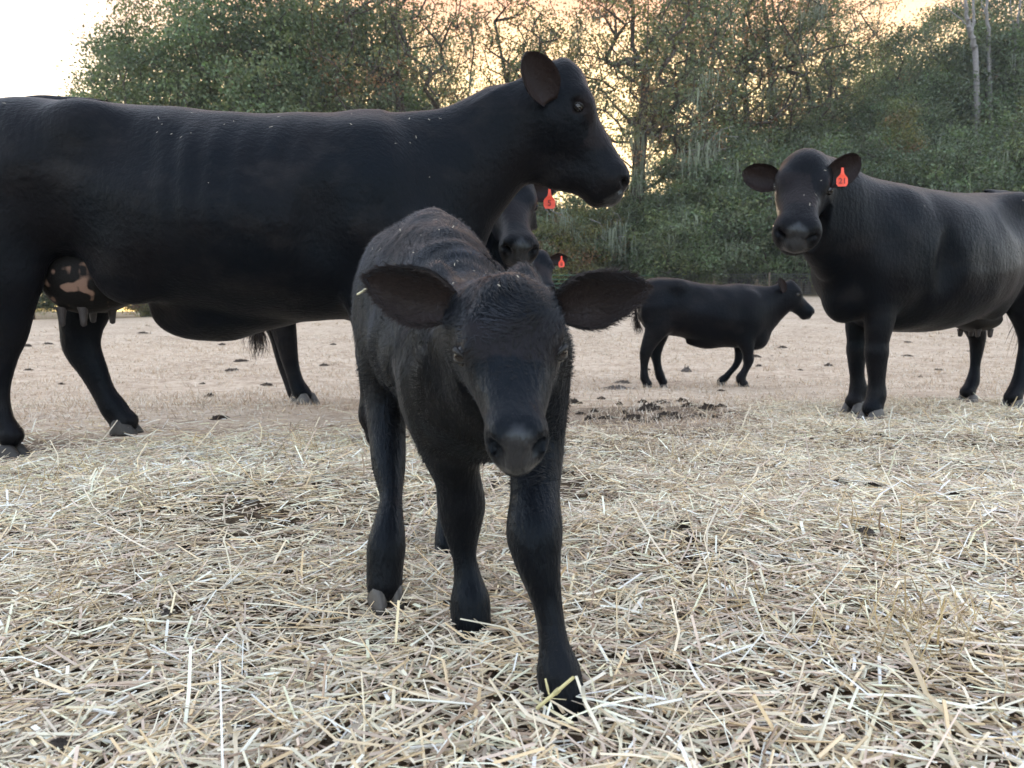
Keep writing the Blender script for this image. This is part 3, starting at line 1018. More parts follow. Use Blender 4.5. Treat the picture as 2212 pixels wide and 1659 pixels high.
def std_hind(x, y, s=1.0, r=1.0, fx=0.0, hx=0.0, sx=1.0):
    return [(x + .04 * sx, y, .98 * s, .12 * r, .22 * sx), (x + .06 * sx, y, .80 * s, .115 * r, .19 * sx), (x + .0 * sx, y * 1.05, .65 * s, .088 * r, .13 * sx), (x - .09 * sx + hx * .6, y * 1.05, .53 * s, .060 * r, .088 * r),
            (x - .15 * sx + hx, y * 1.05, .445 * s, .053 * r, .070 * r), (x - .16 * sx + hx * .9 + fx * .15, y * 1.05, .36 * s, .043 * r, .054 * r), (x - .15 * sx + hx * .5 + fx * .55, y * 1.05, .24 * s, .038 * r, .044 * r),
            (x - .13 * sx + fx * .9, y * 1.05, .135 * s, .047 * r, .050 * r), (x - .10 * sx + fx, y * 1.05, .09 * s, .045 * r, .047 * r), (x - .075 * sx + fx, y * 1.05, .055 * s, .051 * r, .055 * r)]

def cow_neck(F, hg, L, base=(.56, 0, .98), b0=(.25, .33, .37), sc=1.0, bend=None, k=.07, low=0.0):
    p0 = np.array(base, float); p3 = hg(.20, 0, -.30)
    m = np.linalg.norm(p3 - p0)
    p1 = p0 + np.array((.42, 0, .10)) * m
    hb = unit(hg(0, 0, 0) - hg(.35, 0, -.35))
    p2 = p3 + hb * m * .18 + (np.zeros(3) if bend is None else np.asarray(bend))
    C = bez(p0, p1, p2, p3, 7)
    a = np.interp(np.linspace(0, 1, 7), [0, .4, .75, 1], [b0[0], .165 * sc, .128 * sc, .115 * sc])
    b = np.interp(np.linspace(0, 1, 7), [0, .4, .75, 1], [b0[1], .25 * sc, .16 * sc, .10 * sc])
    c = np.interp(np.linspace(0, 1, 7), [0, .4, .75, 1], [b0[2], .30 * sc + low, .225 * sc + low, .17 * sc])
    tube(F, np.column_stack([C, a, b, c]), UP, k=k, sub=3)

def add_eyes(B, hg, R, r, sides=(-1, 1), s=.375, y=.206, z=-.100):
    for sd in sides:
        c = hg(s, sd * y, z)
        out = R @ np.array((.25, sd * 1.0, .28))
        eye_parts(B.root, c, out, R @ np.array((-.35, 0, 1.0)), r)

def grow_coat(B, V, Q, N, mz, lf, n, L, w, lift, seed, material=FUR, foot=.06, flow=(-.6, 0, -.8), clump=.35, cf=30.0, keep=None):
    kp = (1 - mz)
    if keep is not None:
        kp = kp * keep
    return make_fur(B.root, V, Q, N, n, L, w, lift, np.array(flow, float), material, seed, lf, kp, clump, 'coat', cf)

# ---------------------------------------------------------- big cow in profile
def clipped_patch(V):
    # a darker patch of short hair on the shoulder
    n = .022 * noise3(V, 26.0)
    return .8 * sstep(.115, .095, np.abs(V[:, 0] - .80) + n) * sstep(.062, .045, np.abs(V[:, 2] - 1.115 + .12 * (V[:, 0] - .80)) + n) * (V[:, 1] < 0)
def profile_cow():
    B = Body('cow', (-1.08, 3.10), 0.0, 'large black cow standing side-on with brown-pink patched udder and no ear tag showing', 'cow', 'black cattle in the pasture')
    F = Field((-1.25, -.55, -.05), (1.75, .55, 1.80), .0105)
    cow_trunk(F, COW_TORSO)
    ell(F, (-.16, 0, .52), (.20, .085, .11), k=.10)                        # hanging fold at the navel
    ell(F, (-.04, 0, .50), (.22, .10, .05), k=.08)
    O = B.P(1213, 140, 3.10); L = .517
    R = frame((.523, 0, -.852), (.852, 0, .523))
    hg = head_prims(F, O, R, L)
    neck = [(.52, 0, .97, .24, .32, .36), (.70, 0, 1.0, .20, .315, .36), (.86, 0, 1.09, .160, .255, .265), (1.0, 0, 1.175, .130, .215, .205), (1.10, 0, 1.235, .118, .190, .19), (1.20, 0, 1.28, .115, .16, .18)]
    tube(F, neck, UP, k=.06)
    jaw = [(.95, -.25, .085, .07), (.85, -.29, .095, .09), (.74, -.38, .10, .125), (.62, -.48, .10, .15), (.45, -.54, .10, .17)]      # jaw and throat skin
    tube(F, [tuple(hg(a, 0, b)) + (w * L, t * L, t * L) for a, b, w, t in jaw], R[:, 2], k=.05)
    feet = []
    feet.append((front_leg(F, .545, -.17), 0.0))
    feet.append((front_leg(F, .64, .17, .02, .03), 0.0))
    near = [(-.80, -.16, .98, .12, .18, .18), (-.81, -.17, .80, .115, .155, .18), (-.815, -.18, .65, .092, .125, .13), (-.82, -.18, .54, .064, .090, .10), (-.825, -.18, .44, .052, .068, .078),
            (-.85, -.18, .35, .042, .052, .054), (-.868, -.18, .23, .038, .043, .043), (-.875, -.18, .135, .046, .050, .050), (-.855, -.18, .09, .044, .047), (-.84, -.18, .055, .051, .055)] 
    near = [tuple(t) if len(t) == 6 else tuple(t) + (t[-1],) for t in near]
    feet.append((hind_leg(F, near) - (0, 0, .055), 0.0))
    far = [(-.74, .16, .96, .12, .20, .20), (-.73, .18, .76, .11, .15, .16), (-.735, .19, .58, .08, .115, .115), (-.76, .19, .47, .062, .100, .090), (-.758, .19, .385, .054, .088, .090), (-.715, .19, .28, .043, .060, .062),
           (-.675, .19, .19, .039, .048, .048), (-.63, .19, .115, .046, .054, .054), (-.61, .19, .085, .044, .052, .052), (-.59, .19, .055, .05, .06, .06)]
    feet.append((hind_leg(F, far) - (0, 0, .055), .0))
    er = ear_mesh(B.P(1186, 222, 2.955), B.P(1143, 112, 2.86), (.25, -1.0, .12), .073, cup=.45, thick=.010)
    el = ear_mesh(hg(.06, .14, -.12), hg(-.08, .42, -.16), (.6, .3, .5), .065)
    body, V, Q, N, mz, lf, nb = finish_body(B.root, F, (O, R, L), [er, el], COAT, clip_fn=clipped_patch, ribs=.0045)
    add_eyes(B, hg, R, .019)
    for (p, a) in feet:
        hoof(B.root, (p[0], p[1], B.gnd(p[0], p[1]) - .004), a, 1.0, HORN_DARK)
    # udder
    U = Field((-.95, -.32, .25), (-.25, .32, .90), .009)
    ell(U, (-.60, -.05, .655), (.165, .115, .135), k=.05)
    ell(U, (-.60, .07, .655), (.15, .10, .13), k=.05)
    ell(U, (-.50, -.02, .66), (.14, .11, .10), k=.06)
    v, q = surface_nets(U)
    v = relax(v, q, 2)
    um = np_mesh('udder', v, q)
    pn = .30 * noise3(v, 36.0) + .28 * noise3(v, 75.0, .4) + .12 * noise3(v, 160.0, .2)
    vfloat(um, 'pale', np.clip(.58 - np.hypot((v[:, 0] + .60) / .11, (v[:, 2] - .62) / .065) * .55 + 1.1 * pn, 0, 1) * (v[:, 1] < .02))
    ud = link('udder', um, UDDER, B.root)
    for (x, y, ln) in ((-.675, -.09, .075), (-.585, -.10, .075), (-.55, .05, .065), (-.64, .07, .06)):
        tv, tq = [], []
        for i, (t, rr) in enumerate(((0, .022), (.3, .016), (.7, .0125), (.92, .011), (1, .004))):
            for k in range(8):
                a = k * math.pi / 4
                tv.append((rr * math.cos(a), rr * math.sin(a), -t * ln))
        for i in range(4):
            for k in range(8):
                tq.append((i * 8 + k, i * 8 + (k + 1) % 8, (i + 1) * 8 + (k + 1) % 8, (i + 1) * 8 + k))
        tt = link('teat', np_mesh('teat', np.array(tv), np.array(tq)[:, ::-1]), TEAT, ud)
        tt.location = (x, y, .545)
    tail_part(B.root, [(-.98, 0, 1.34), (-1.06, 0, 1.27), (-1.085, 0, 1.05), (-1.08, 0, .8), (-1.07, .01, .62)], .028, .012, .35, 3)
    straw_flecks(B.root, V, Q, N, 110, 3)
    grow_coat(B, V, Q, N, mz, lf, 30000, .014, .0011, .22, 21)

# ---------------------------------------------------------- watching cow, tag 21
def watching_cow():
    f = unit(np.array((-1.13, -.65)))
    B = Body('cow', (2.51, 4.65), math.atan2(f[1], f[0]), 'stout black cow with orange ear tag 21 staring at the viewer', 'cow', 'black cattle in the pasture')
    F = Field((-1.25, -.62, -.12), (1.55, .62, 1.75), .0115)
    st = np.array(COW_TORSO); st[5:11, 3] *= 1.10; st[4:11, 2] -= .02; st[:, 4] -= .03
    cow_trunk(F, st, bony=.8)
    O = B.P(1746, 335, 3.98); nose = B.P(1724, 490, 3.68)
    fw = unit(nose - O); L = np.linalg.norm(nose - O) * 1.0
    R = frame(fw, B.D((-.30, -.95, .0)))
    hg = head_prims(F, O, R, L, wide=1.13)
    cow_neck(F, hg, L, base=(.54, 0, .98), b0=(.26, .33, .38), bend=(.04, 0, .03), low=.03)
    feet = []
    xa = B.ray_x(1888, .15) - .035; feet.append((front_leg(F, xa + .01, .15, .0, -.01), -.1))
    xb = B.ray_x(1849, -.15) - .035; feet.append((front_leg(F, xb + .02, -.15, .01, -.02), .1))
    for (u, y) in ((2192, .17), (2095, -.17)):
        h0 = std_hind(-.68, y); dx = B.ray_x(u, y * 1.05) - h0[-1][0]
        feet.append((hind_leg(F, std_hind(-.68, y, fx=dx, hx=dx * .6)) - (0, 0, .055), 0))
    left = ear_mesh(B.P(1778, 392, 3.93), B.P(1864, 342, 3.90), B.D((.10, -1, -.30)), .075, cup=.5, thick=.010)
    right = ear_mesh(B.P(1690, 395, 4.0), B.P(1603, 372, 4.05), B.D((-.2, -1, -.25)), .070, cup=.5, thick=.010)
    body, V, Q, N, mz, lf, nb = finish_body(B.root, F, (O, R, L), [left, right], COAT)
    add_eyes(B, hg, R, .021)
    for (p, h) in feet:
        hoof(B.root, (p[0], p[1], B.gnd(p[0], p[1]) + .004), h, 1.1, HORN)
    ear_tag(B.root, B.P(1820, 362, 3.86), B.D((-.12, -1, .08)), (0, 0, 1), .054, .092, '21')
    U = Field((-.85, -.25, .30), (-.2, .25, .75), .011)
    ell(U, (-.50, 0, .55), (.17, .14, .08), k=.05)
    v, q = surface_nets(U)
    ud = link('udder', np_mesh('udder', relax(v, q, 2), q), UDDER_DARK, B.root)
    for (x, y, ln) in ((-.42, .06, .05), (-.54, .07, .055), (-.44, -.06, .05), (-.56, -.06, .05)):
        tv, tq = [], []
        for i, (t, rr) in enumerate(((0, .022), (.3, .017), (.7, .015), (.92, .012), (1, .004))):
            for k in range(8):
                an = k * math.pi / 4
                tv.append((rr * math.cos(an), rr * math.sin(an), -t * ln))
        for i in range(4):
            for k in range(8):
                tq.append((i * 8 + k, i * 8 + (k + 1) % 8, (i + 1) * 8 + (k + 1) % 8, (i + 1) * 8 + k))
        tt = link('teat', np_mesh('teat', np.array(tv), np.array(tq)[:, ::-1]), TEAT, ud)
        tt.location = (x, y, .487)
    t0 = B.P(2165, 640, 5.2)
    tail_part(B.root, [(-.98, 0, 1.34), (-1.07, .0, 1.25), (-1.08, .0, 1.0), (-1.05, .02, .78), (-1.0, .05, .62)], .028, .012, .34, 4)
    straw_flecks(B.root, V, Q, N, 80, 4)
    grow_coat(B, V, Q, N, mz, lf, 24000, .014, .0013, .22, 22)

# ---------------------------------------------------------- cow peering from behind, tag 5
def peering_cow():
    f = unit(np.array((.90, -.43)))
    B = Body('cow', (-.80, 4.67), math.atan2(f[1], f[0]), 'black cow with orange ear tag 5 peering out from behind the large side-on cow', 'cow', 'black cattle in the pasture')
    F = Field((-1.25, -1.0, -.08), (1.5, .60, 1.65), .013)
    cow_trunk(F, COW_TORSO)
    O = B.P(1105, 372, 4.0); nose = B.P(1128, 522, 3.66); L = .52
    R = frame(unit(nose - O), B.D((.22, -.80, .45)))
    hg = head_prims(F, O, R, L)
    cow_neck(F, hg, L, bend=(.10, 0, .02))
    feet = [(front_leg(F, .58, -.16), 0), (front_leg(F, .60, .16), 0)]
    for (du, Y) in ((8, 4.86), (-6, 5.12)):
        hp = [(585 + du, 600, .11, .17), (592 + du, 660, .085, .12), (604 + du, 708, .062, .090), (612 + du, 745, .053, .070), (620 + du, 785, .044, .054), (632 + du, 825, .042, .048), (642 + du, 845, .050, .054), (650 + du, 856, .048, .052)]
        st = [tuple(B.P(u, v, Y)) + (a, b) for (u, v, a, b) in hp]
        p = hind_leg(F, st)
        feet.append((np.array((p[0] + .02, p[1], 0)), -.15))
    left = ear_mesh(hg(.09, .17, -.12), B.P(1200, 405, 4.08), B.D((.1, -1, -.2)), .068, thick=.010)
    right = ear_mesh(hg(.09, -.17, -.12), B.P(1010, 410, 4.1), B.D((-.1, -1, -.2)), .068, thick=.010)
    body, V, Q, N, mz, lf, nb = finish_body(B.root, F, (O, R, L), [left, right], COAT)
    add_eyes(B, hg, R, .021)
    for (p, h) in feet:
        hoof(B.root, (p[0], p[1], B.gnd(p[0], p[1]) - .002), h, 1.1, HORN)
    ear_tag(B.root, B.P(1187, 408, 4.0), B.D((.05, -1, .05)), (0, 0, 1), .060, .100, '5')
    tp = [(-.98, 0, 1.34), (-1.06, 0, 1.25), (-1.07, -.01, 1.0), (-1.03, -.03, .78), tuple(B.P(556, 700, 4.98))]
    tail_part(B.root, tp, .028, .012, .25, 5, nhair=800, spread=.05)

# ---------------------------------------------------------- far heifer with a tag
def far_heifer():
    f = unit(np.array((.55, -.83)))
    B = Body('heifer', (-.34, 7.85), math.atan2(f[1], f[0]), 'small-looking black heifer with orange ear tag, only its head showing over the calf', 'heifer', 'black cattle in the pasture')
    F = Field((-1.1, -.55, -.08), (1.45, .6, 1.5), .016)
    cow_trunk(F, COW_TORSO, .82, .82, .78)
    O = B.P(1168, 545, 6.85); nose = B.P(1180, 605, 6.62); L = .42
    R = frame(unit(nose - O), B.D((.1, -.95, .15)))
    hg = head_prims(F, O, R, L)
    cow_neck(F, hg, L, base=(.46, 0, .78), b0=(.20, .30, .30), sc=.85)
    feet = [(front_leg(F, .48, -.13, s=.84, r=.85), 0), (front_leg(F, .50, .13, s=.84, r=.85), 0)]
    for y in (-.13, .13):
        feet.append((hind_leg(F, std_hind(-.54, y, .84, .85, sx=.85)) - (0, 0, .046), 0))
    left = ear_mesh(hg(.10, .17, -.12), B.P(1228, 560, 6.9), B.D((.1, -1, -.2)), .056, thick=.012)
    right = ear_mesh(hg(.10, -.17, -.12), B.P(1112, 566, 6.95), B.D((-.1, -1, -.2)), .056, thick=.012)
    body, V, Q, N, mz, lf, nb = finish_body(B.root, F, (O, R, L), [left, right], COAT)
    add_eyes(B, hg, R, .022)
    for (p, h) in feet:
        hoof(B.root, (p[0], p[1], B.gnd(p[0], p[1]) - .002), h, .9, HORN_DARK)
    ear_tag(B.root, B.P(1213, 553, 6.82), B.D((.0, -1, .05)), (0, 0, 1), .052, .098, '8')
    tail_part(B.root, [(-.80, 0, 1.10), (-.87, 0, 1.03), (-.88, 0, .85), (-.86, 0, .68)], .024, .010, .22, 6)

# ---------------------------------------------------------- young heifer walking
def walking_heifer():
    B = Body('heifer', (1.97, 7.80), 0.0, 'slim young black heifer without a tag walking across the bare field', 'heifer', 'black cattle in the pasture')
    F = Field((-.95, -.45, -.06), (1.35, .45, 1.35), .0115)
    st = [(-.70, 1.0, .78, .05, .5, 0), (-.66, 1.06, .68, .11, .5, 0), (-.58, 1.098, .60, .15, .5, 0), (-.46, 1.105, .55, .18, .5, 0), (-.30, 1.09, .52, .20, .48, 0), (-.14, 1.07, .48, .23, .45, .05), (.02, 1.055, .44, .245, .44, .1),
          (.18, 1.045, .415, .235, .43, .15), (.32, 1.045, .40, .205, .43, .2), (.44, 1.04, .40, .18, .42, .2), (.54, 1.02, .43, .14, .42, .2), (.62, .97, .52, .08, .5, 0)]
    loft(F, (0, 0, 0), np.eye(3), st, k=.04, n=2.2)
    for s in (-1, 1):
        ell(F, (-.50, s * .10, .80), (.16, .085, .24), k=.10)
        ell(F, (-.34, s * .13, 1.02), (.09, .05, .05), k=.10)
        ell(F, (.40, s * .125, .74), (.12, .07, .22), k=.07)
        ell(F, (-.14, s * .27, .93), (.10, .06, .09), k=.10, sub=True)
    ell(F, (.50, 0, .50), (.12, .08, .11), k=.08)
    ell(F, (.0, 0, .46), (.20, .06, .05), k=.09)
    O = B.P(1703, 606, 7.80); nose = B.P(1748, 662, 7.80); L = .405
    R = frame(unit(nose - O), (.7, 0, .7))
    hg = head_prims(F, O, R, L)
    neck = [(.38, 0, .76, .17, .27, .30), (.52, 0, .80, .13, .235, .27), (.64, 0, .86, .105, .185, .21), (.76, 0, .915, .095, .15, .165), (.84, 0, .93, .085, .12, .13)]
    tube(F, neck, UP, k=.05)
    feet = []
    s, r = .80, .90
    feet.append((front_leg(F, .36, -.11, .03, B.P(1603, 834, 7.7)[0] - .385, s=s, r=r), 0))
    lift = [(.37, .11, .72, .07, .11), (.36, .11, .52, .06, .085), (.36, .11, .40, .045, .055), (.36, .11, .30, .044, .047), (.33, .11, .22, .034, .036), (.27, .11, .145, .030, .032), (.235, .11, .10, .036, .038), (.20, .11, .075, .036, .04), (.185, .11, .055, .04, .042)]
    tube(F, lift, FX, k=.03)
    wl = [(.085, .15), (.085, .13), (.068, .095), (.052, .072), (.046, .060), (.037, .045), (.033, .038), (.040, .044), (.039, .042), (.044, .048)]
    for y, xs_ in ((-.115, (-.52, -.51, -.56, -.605, -.635, -.645, -.648, -.645, -.632, -.617)), (.115, (-.49, -.46, -.465, -.485, -.495, -.488, -.465, -.440, -.425, -.410))):
        st_ = [(x, y, z, a, b) for x, z, (a, b) in zip(xs_, (.80, .65, .53, .44, .36, .29, .19, .11, .075, .045), wl)]
        feet.append((hind_leg(F, st_) - (0, 0, .045), 0))
    er = ear_mesh(B.P(1694, 632, 7.70), B.P(1686, 600, 7.66), (.3, -1, .1), .042, thick=.012)
    el = ear_mesh(hg(.06, .14, -.12), hg(-.06, .40, -.14), (.6, .3, .4), .045, thick=.010)
    body, V, Q, N, mz, lf, nb = finish_body(B.root, F, (O, R, L), [er, el], COAT)
    add_eyes(B, hg, R, .020)
    for (p, h) in feet:
        hoof(B.root, (p[0], p[1], B.gnd(p[0], p[1]) - .002), h, .8, HORN_DARK)
    hoof(B.root, (.165, .11, .012), 0, .8, HORN, 1.0)
    tail_part(B.root, [(-.66, 0, 1.06), (-.72, 0, 1.0), (-.725, -.01, .80), (-.70, -.02, .64)], .020, .010, .12, 7)
    grow_coat(B, V, Q, N, mz, lf, 16000, .016, .0018, .25, 23)

# ---------------------------------------------------------- the calf
def calf():
    f = unit(np.array((.287, -.958)))
    B = Body('calf', (-.112, 1.40), math.atan2(f[1], f[0]), 'fluffy newborn black calf walking over the straw with its head lowered', 'calf')
    F = Field((-.50, -.36, -.06), (.80, .36, .86), .0062)
    st = [(-.40, .63, .50, .04, .45, 0), (-.37, .68, .44, .08, .45, 0), (-.31, .722, .40, .112, .42, 0), (-.22, .745, .375, .130, .38, 0), (-.12, .735, .345, .138, .36, .05), (0, .685, .325, .136, .38, .1), (.10, .622, .315, .112, .42, .15),
          (.18, .575, .31, .094, .43, .15), (.26, .54, .315, .084, .45, .15), (.33, .51, .345, .070, .45, .1), (.385, .47, .40, .04, .5, 0)]
    loft(F, (0, 0, 0), np.eye(3), st, k=.03, n=1.8)
    P = B.P
    for s in (-1, 1):
        ell(F, (-.24, s * .085, .55), (.115, .055, .14), k=.07)
        ell(F, (.22, s * .068, .47), (.085, .042, .14), k=.07)
    O = P(1094, 612, .945); nose = P(1117, 912, .795); L = .228
    R = frame(unit(nose - O), B.D((.02, -.80, .55)))
    hg = head_prims(F, O, R, L, calf=True, k=.03)
    nk0 = np.array((.20, 0, .44)); nk3 = hg(.20, 0, -.28)
    C = bez(nk0, nk0 + np.array((.09, 0, .03)), nk3 + unit(hg(0, 0, 0) - hg(.4, 0, -.5)) * .05 + np.array((-.04, 0, .0)), nk3, 6)
    tt = np.linspace(0, 1, 6)
    tube(F, np.column_stack([C, np.interp(tt, [0, 1], [.115, .060]), np.interp(tt, [0, .5, 1], [.12, .085, .04]), np.interp(tt, [0, .5, 1], [.13, .11, .07])]), UP, k=.05)
    def row(u, v, Y, a, b=None):
        p = P(u, v, Y); return (p[0], p[1], p[2], a, b or a * 1.08)
    lf_ = [row(1150, 760, 1.13, .050, .08), row(1158, 880, 1.12, .046, .062), row(1160, 980, 1.10, .040, .048), row(1156, 1070, 1.06, .0355, .040), row(1155, 1150, 1.025, .0385, .043), row(1163, 1215, 1.01, .031, .034),
           row(1182, 1300, 1.0, .0200, .023), row(1196, 1385, .985, .0190, .0225), row(1206, 1445, .975, .0285, .031), row(1213, 1490, .966, .0285, .031), row(1217, 1520, .963, .030, .033)]
    rf_ = [row(935, 790, 1.20, .052, .08), row(945, 880, 1.20, .050, .065), row(968, 970, 1.215, .043, .052), row(990, 1035, 1.235, .037, .042), row(997, 1090, 1.245, .0385, .043), row(998, 1140, 1.245, .030, .034),
           row(1003, 1200, 1.24, .0180, .022), row(1011, 1250, 1.235, .0215, .025), row(1016, 1295, 1.225, .0310, .034), row(1018, 1345, 1.215, .0305, .034)]
    rh_ = [row(850, 640, 1.58, .07, .11), row(838, 740, 1.58, .060, .085), row(832, 810, 1.56, .046, .062), row(832, 870, 1.55, .041, .052), row(836, 930, 1.52, .039, .044), row(840, 1000, 1.475, .034, .037), row(845, 1075, 1.42, .0200, .023),
           row(841, 1122, 1.385, .0255, .028), row(836, 1175, 1.365, .0345, .037), row(832, 1225, 1.355, .033, .036), row(831, 1262, 1.348, .032, .035)]
    lh_ = [row(1030, 620, 1.72, .07, .11), row(1010, 740, 1.74, .055, .08), row(990, 850, 1.80, .042, .055), row(978, 930, 1.84, .035, .043), row(974, 1010, 1.81, .028, .030), row(970, 1100, 1.75, .0255, .027), row(968, 1145, 1.715, .029, .031), row(967, 1180, 1.69, .030, .033)]
    for r_ in (lf_, rf_, rh_, lh_):
        tube(F, r_, FX, k=.022)
    le = ear_mesh(P(1196, 668, .985), P(1390, 622, .945), B.D((.12, -1, -.10)), 0.0355, cup=.30, pt=1.6, thick=.006, nu=22, nv=13)
    re = ear_mesh(P(990, 668, .985), P(795, 606, .955), B.D((-.10, -1, -.14)), .0355, cup=.30, pt=1.6, thick=.006, nu=22, nv=13)
    body, V, Q, N, mz, lf, nb = finish_body(B.root, F, (O, R, L), [le, re], COAT_CALF, smooth=2, lumps=.0012, curl=.0020)
    add_eyes(B, hg, R, .0135, s=.42, y=.232, z=-.10)
    hd = math.atan2(f[1], f[0])
    hoof(B.root, (lf_[-1][0] + .006, lf_[-1][1], lf_[-1][2] - .030), .05, .56, HORN_DARK)
    hoof(B.root, (rf_[-1][0] + .006, rf_[-1][1], rf_[-1][2] - .030), .0, .56, HORN_DARK)
    hoof(B.root, (rh_[-1][0] + .006, rh_[-1][1], rh_[-1][2] - .032), .20, .55, HORN, .30)
    hoof(B.root, (lh_[-1][0] + .006, lh_[-1][1], lh_[-1][2] - .030), .0, .56, HORN_DARK)
    tail_part(B.root, [(-.38, 0, .67), (-.425, 0, .63), (-.435, 0, .50), (-.43, 0, .38)], .016, .008, .09, 8)
    keep = np.ones(len(V))
    q = (V - O) @ R / L
    lenf = lf.copy()
    face = sstep(.35, .75, q[:, 0]) * (np.abs(q[:, 1]) < .4) * (q[:, 0] < 1.3) * (np.abs(q[:, 2] + .2) < .5)
    lenf *= 1 - .6 * face
    lenf[:nb] *= np.where(V[:nb, 2] < .30, .45, 1.0)
    body_only = (1 - mz) * (1 - .92 * sstep(.86, .94, q[:, 0]) * (q[:, 0] < 1.3) * (np.abs(q[:, 1]) < .3)); body_only[nb:] = 0
    for sd in (-1, 1):
        body_only *= sstep(.016, .024, np.linalg.norm(V - hg(.42, sd * .232, -.10), axis=1))
    def sheen_bands(P_, r):
        # painted highlights of wet curls: paler blue-grey bands, strongest over the back
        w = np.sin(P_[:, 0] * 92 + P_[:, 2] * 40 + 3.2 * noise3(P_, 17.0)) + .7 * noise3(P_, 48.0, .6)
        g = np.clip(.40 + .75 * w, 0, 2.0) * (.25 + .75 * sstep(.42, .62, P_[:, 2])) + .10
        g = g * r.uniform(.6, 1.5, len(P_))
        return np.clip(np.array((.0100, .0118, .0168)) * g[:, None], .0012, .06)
    make_fur(B.root, V, Q, N, 120000, .017, .0005, .34, np.array((-.7, 0, -.6)), FUR_SHEEN, 31, lenf, body_only, .75, 'coat', 34.0, sheen_bands)
    straw_flecks(B.root, V, Q, N, 70, 6, .6, (V[:, 2] > .55).astype(float))
    # hair of the ears lies towards their tips
    ne = (len(V) - nb) // 2
    for e, (b0, sg) in enumerate(((P(1196, 668, .985), P(1390, 622, .945)), (P(990, 668, .985), P(795, 606, .955)))):
        m = np.zeros(len(V)); m[nb + e * ne: nb + (e + 1) * ne] = 1
        make_fur(B.root, V, Q, N, 11000, .014, .0005, .38, unit(sg - b0), FUR_EAR, 41 + e, np.ones(len(V)), m, .25, 'ear_hair', 60.0)
    return B

for build_animal in (profile_cow, watching_cow, peering_cow, far_heifer, walking_heifer, calf):
    build_animal()
# ------------------------------------------------------------------ woodland behind the field
BARK = simple('bark_dark', (.055, .045, .038), .9, .2, 9, .45, .5)
BARK_PALE = simple('bark_bleached', (.22, .215, .22), .85, .2, 14, .25, .3)
LEAF = attr_mat('leaf_green', 'leaf_colour', .45, .5, .35, (1.25, 1.25, .7))
LICHEN = attr_mat('lace_lichen', 'leaf_colour', .85, .15, .25)

def tube_mesh(segs, sides=5):
    """segs: rows p0(3) p1(3) r0 r1"""
    S = np.asarray(segs, float)
    p0, p1, r0, r1 = S[:, :3], S[:, 3:6], S[:, 6:7], S[:, 7:8]
    d = unit(p1 - p0)
    a = np.where(np.abs(d[:, 2:3]) > .9, np.array([[1.0, 0, 0]]), np.array([[0, 0, 1.0]]))
    s = unit(np.cross(d, a)); t = np.cross(d, s)
    V = []
    for e in range(2):
        for k in range(sides):
            an = 2 * math.pi * k / sides
            V.append((p0 if e == 0 else p1) + (r0 if e == 0 else r1) * (math.cos(an) * s + math.sin(an) * t))
    V = np.stack(V, 1)                                   # n, 2*sides, 3
    n = len(S)
    base = (np.arange(n) * 2 * sides)[:, None]
    Q = np.concatenate([base + np.array([[k, (k + 1) % sides, sides + (k + 1) % sides, sides + k]]) for k in range(sides)])
    return V.reshape(-1, 3), Q

def skeleton(r, tips, trunk_top, trunk_r, lean=(0, 0), stems=1):
    """join every tip to the nearest part of what already stands, lowest and innermost first"""
    nodes = []; par = []
    n0 = 9
    for st in range(stems):
        off = np.array((0, 0, 0.0)) if stems == 1 else np.array((r.normal() * .35, r.normal() * .35, 0))
        ln = np.array(lean) + (r.normal(size=2) * .10 * trunk_top if stems > 1 else 0)
        pv = -1
        for i in range(n0):
            t = i / (n0 - 1)
            p = off + np.array((ln[0] * t + .05 * trunk_top * math.sin(t * 5 + st) * .35, ln[1] * t + .05 * trunk_top * math.cos(t * 4 + st * 2) * .35, t * trunk_top))
            nodes.append(p); par.append(pv); pv = len(nodes) - 1
    axis = np.array([lean[0] * .5, lean[1] * .5, trunk_top * .55])
    order = np.argsort(np.linalg.norm((tips - axis) * (1, 1, .7), axis=1))
    N = np.array(nodes)
    for ti in order:
        tp = tips[ti]
        d = N - tp
        cost = np.linalg.norm(d, axis=1) + 1.6 * np.maximum(0, N[:, 2] - tp[2] + .25 * np.hypot(d[:, 0], d[:, 1]))
        j = int(np.argmin(cost))
        a = N[j]; L = np.linalg.norm(tp - a)
        m = max(1, int(L / .9))
        pv = j
        for q in range(1, m + 1):
            t = q / m
            p = a * (1 - t) + tp * t + np.array((0, 0, .10 * L * math.sin(math.pi * t))) + r.normal(size=3) * .045 * (q < m)
            nodes.append(p); par.append(pv); pv = len(nodes) - 1
        N = np.array(nodes)
    w = np.zeros(len(nodes)); w[-1] = 1
    ch = np.zeros(len(nodes), int)
    for i in range(len(nodes) - 1, -1, -1):
        if ch[i] == 0: w[i] += 1
        if par[i] >= 0:
            w[par[i]] += w[i]; ch[par[i]] += 1
    rad = trunk_r * (w / w.max()) ** .58
    rad = np.maximum(rad, .010)
    segs = []
    for i in range(len(nodes)):
        if par[i] >= 0:
            ra = min(rad[par[i]], rad[i] * 1.5)
            segs.append(np.concatenate([N[par[i]], N[i], [ra, rad[i]]]))
    return N, np.array(segs)

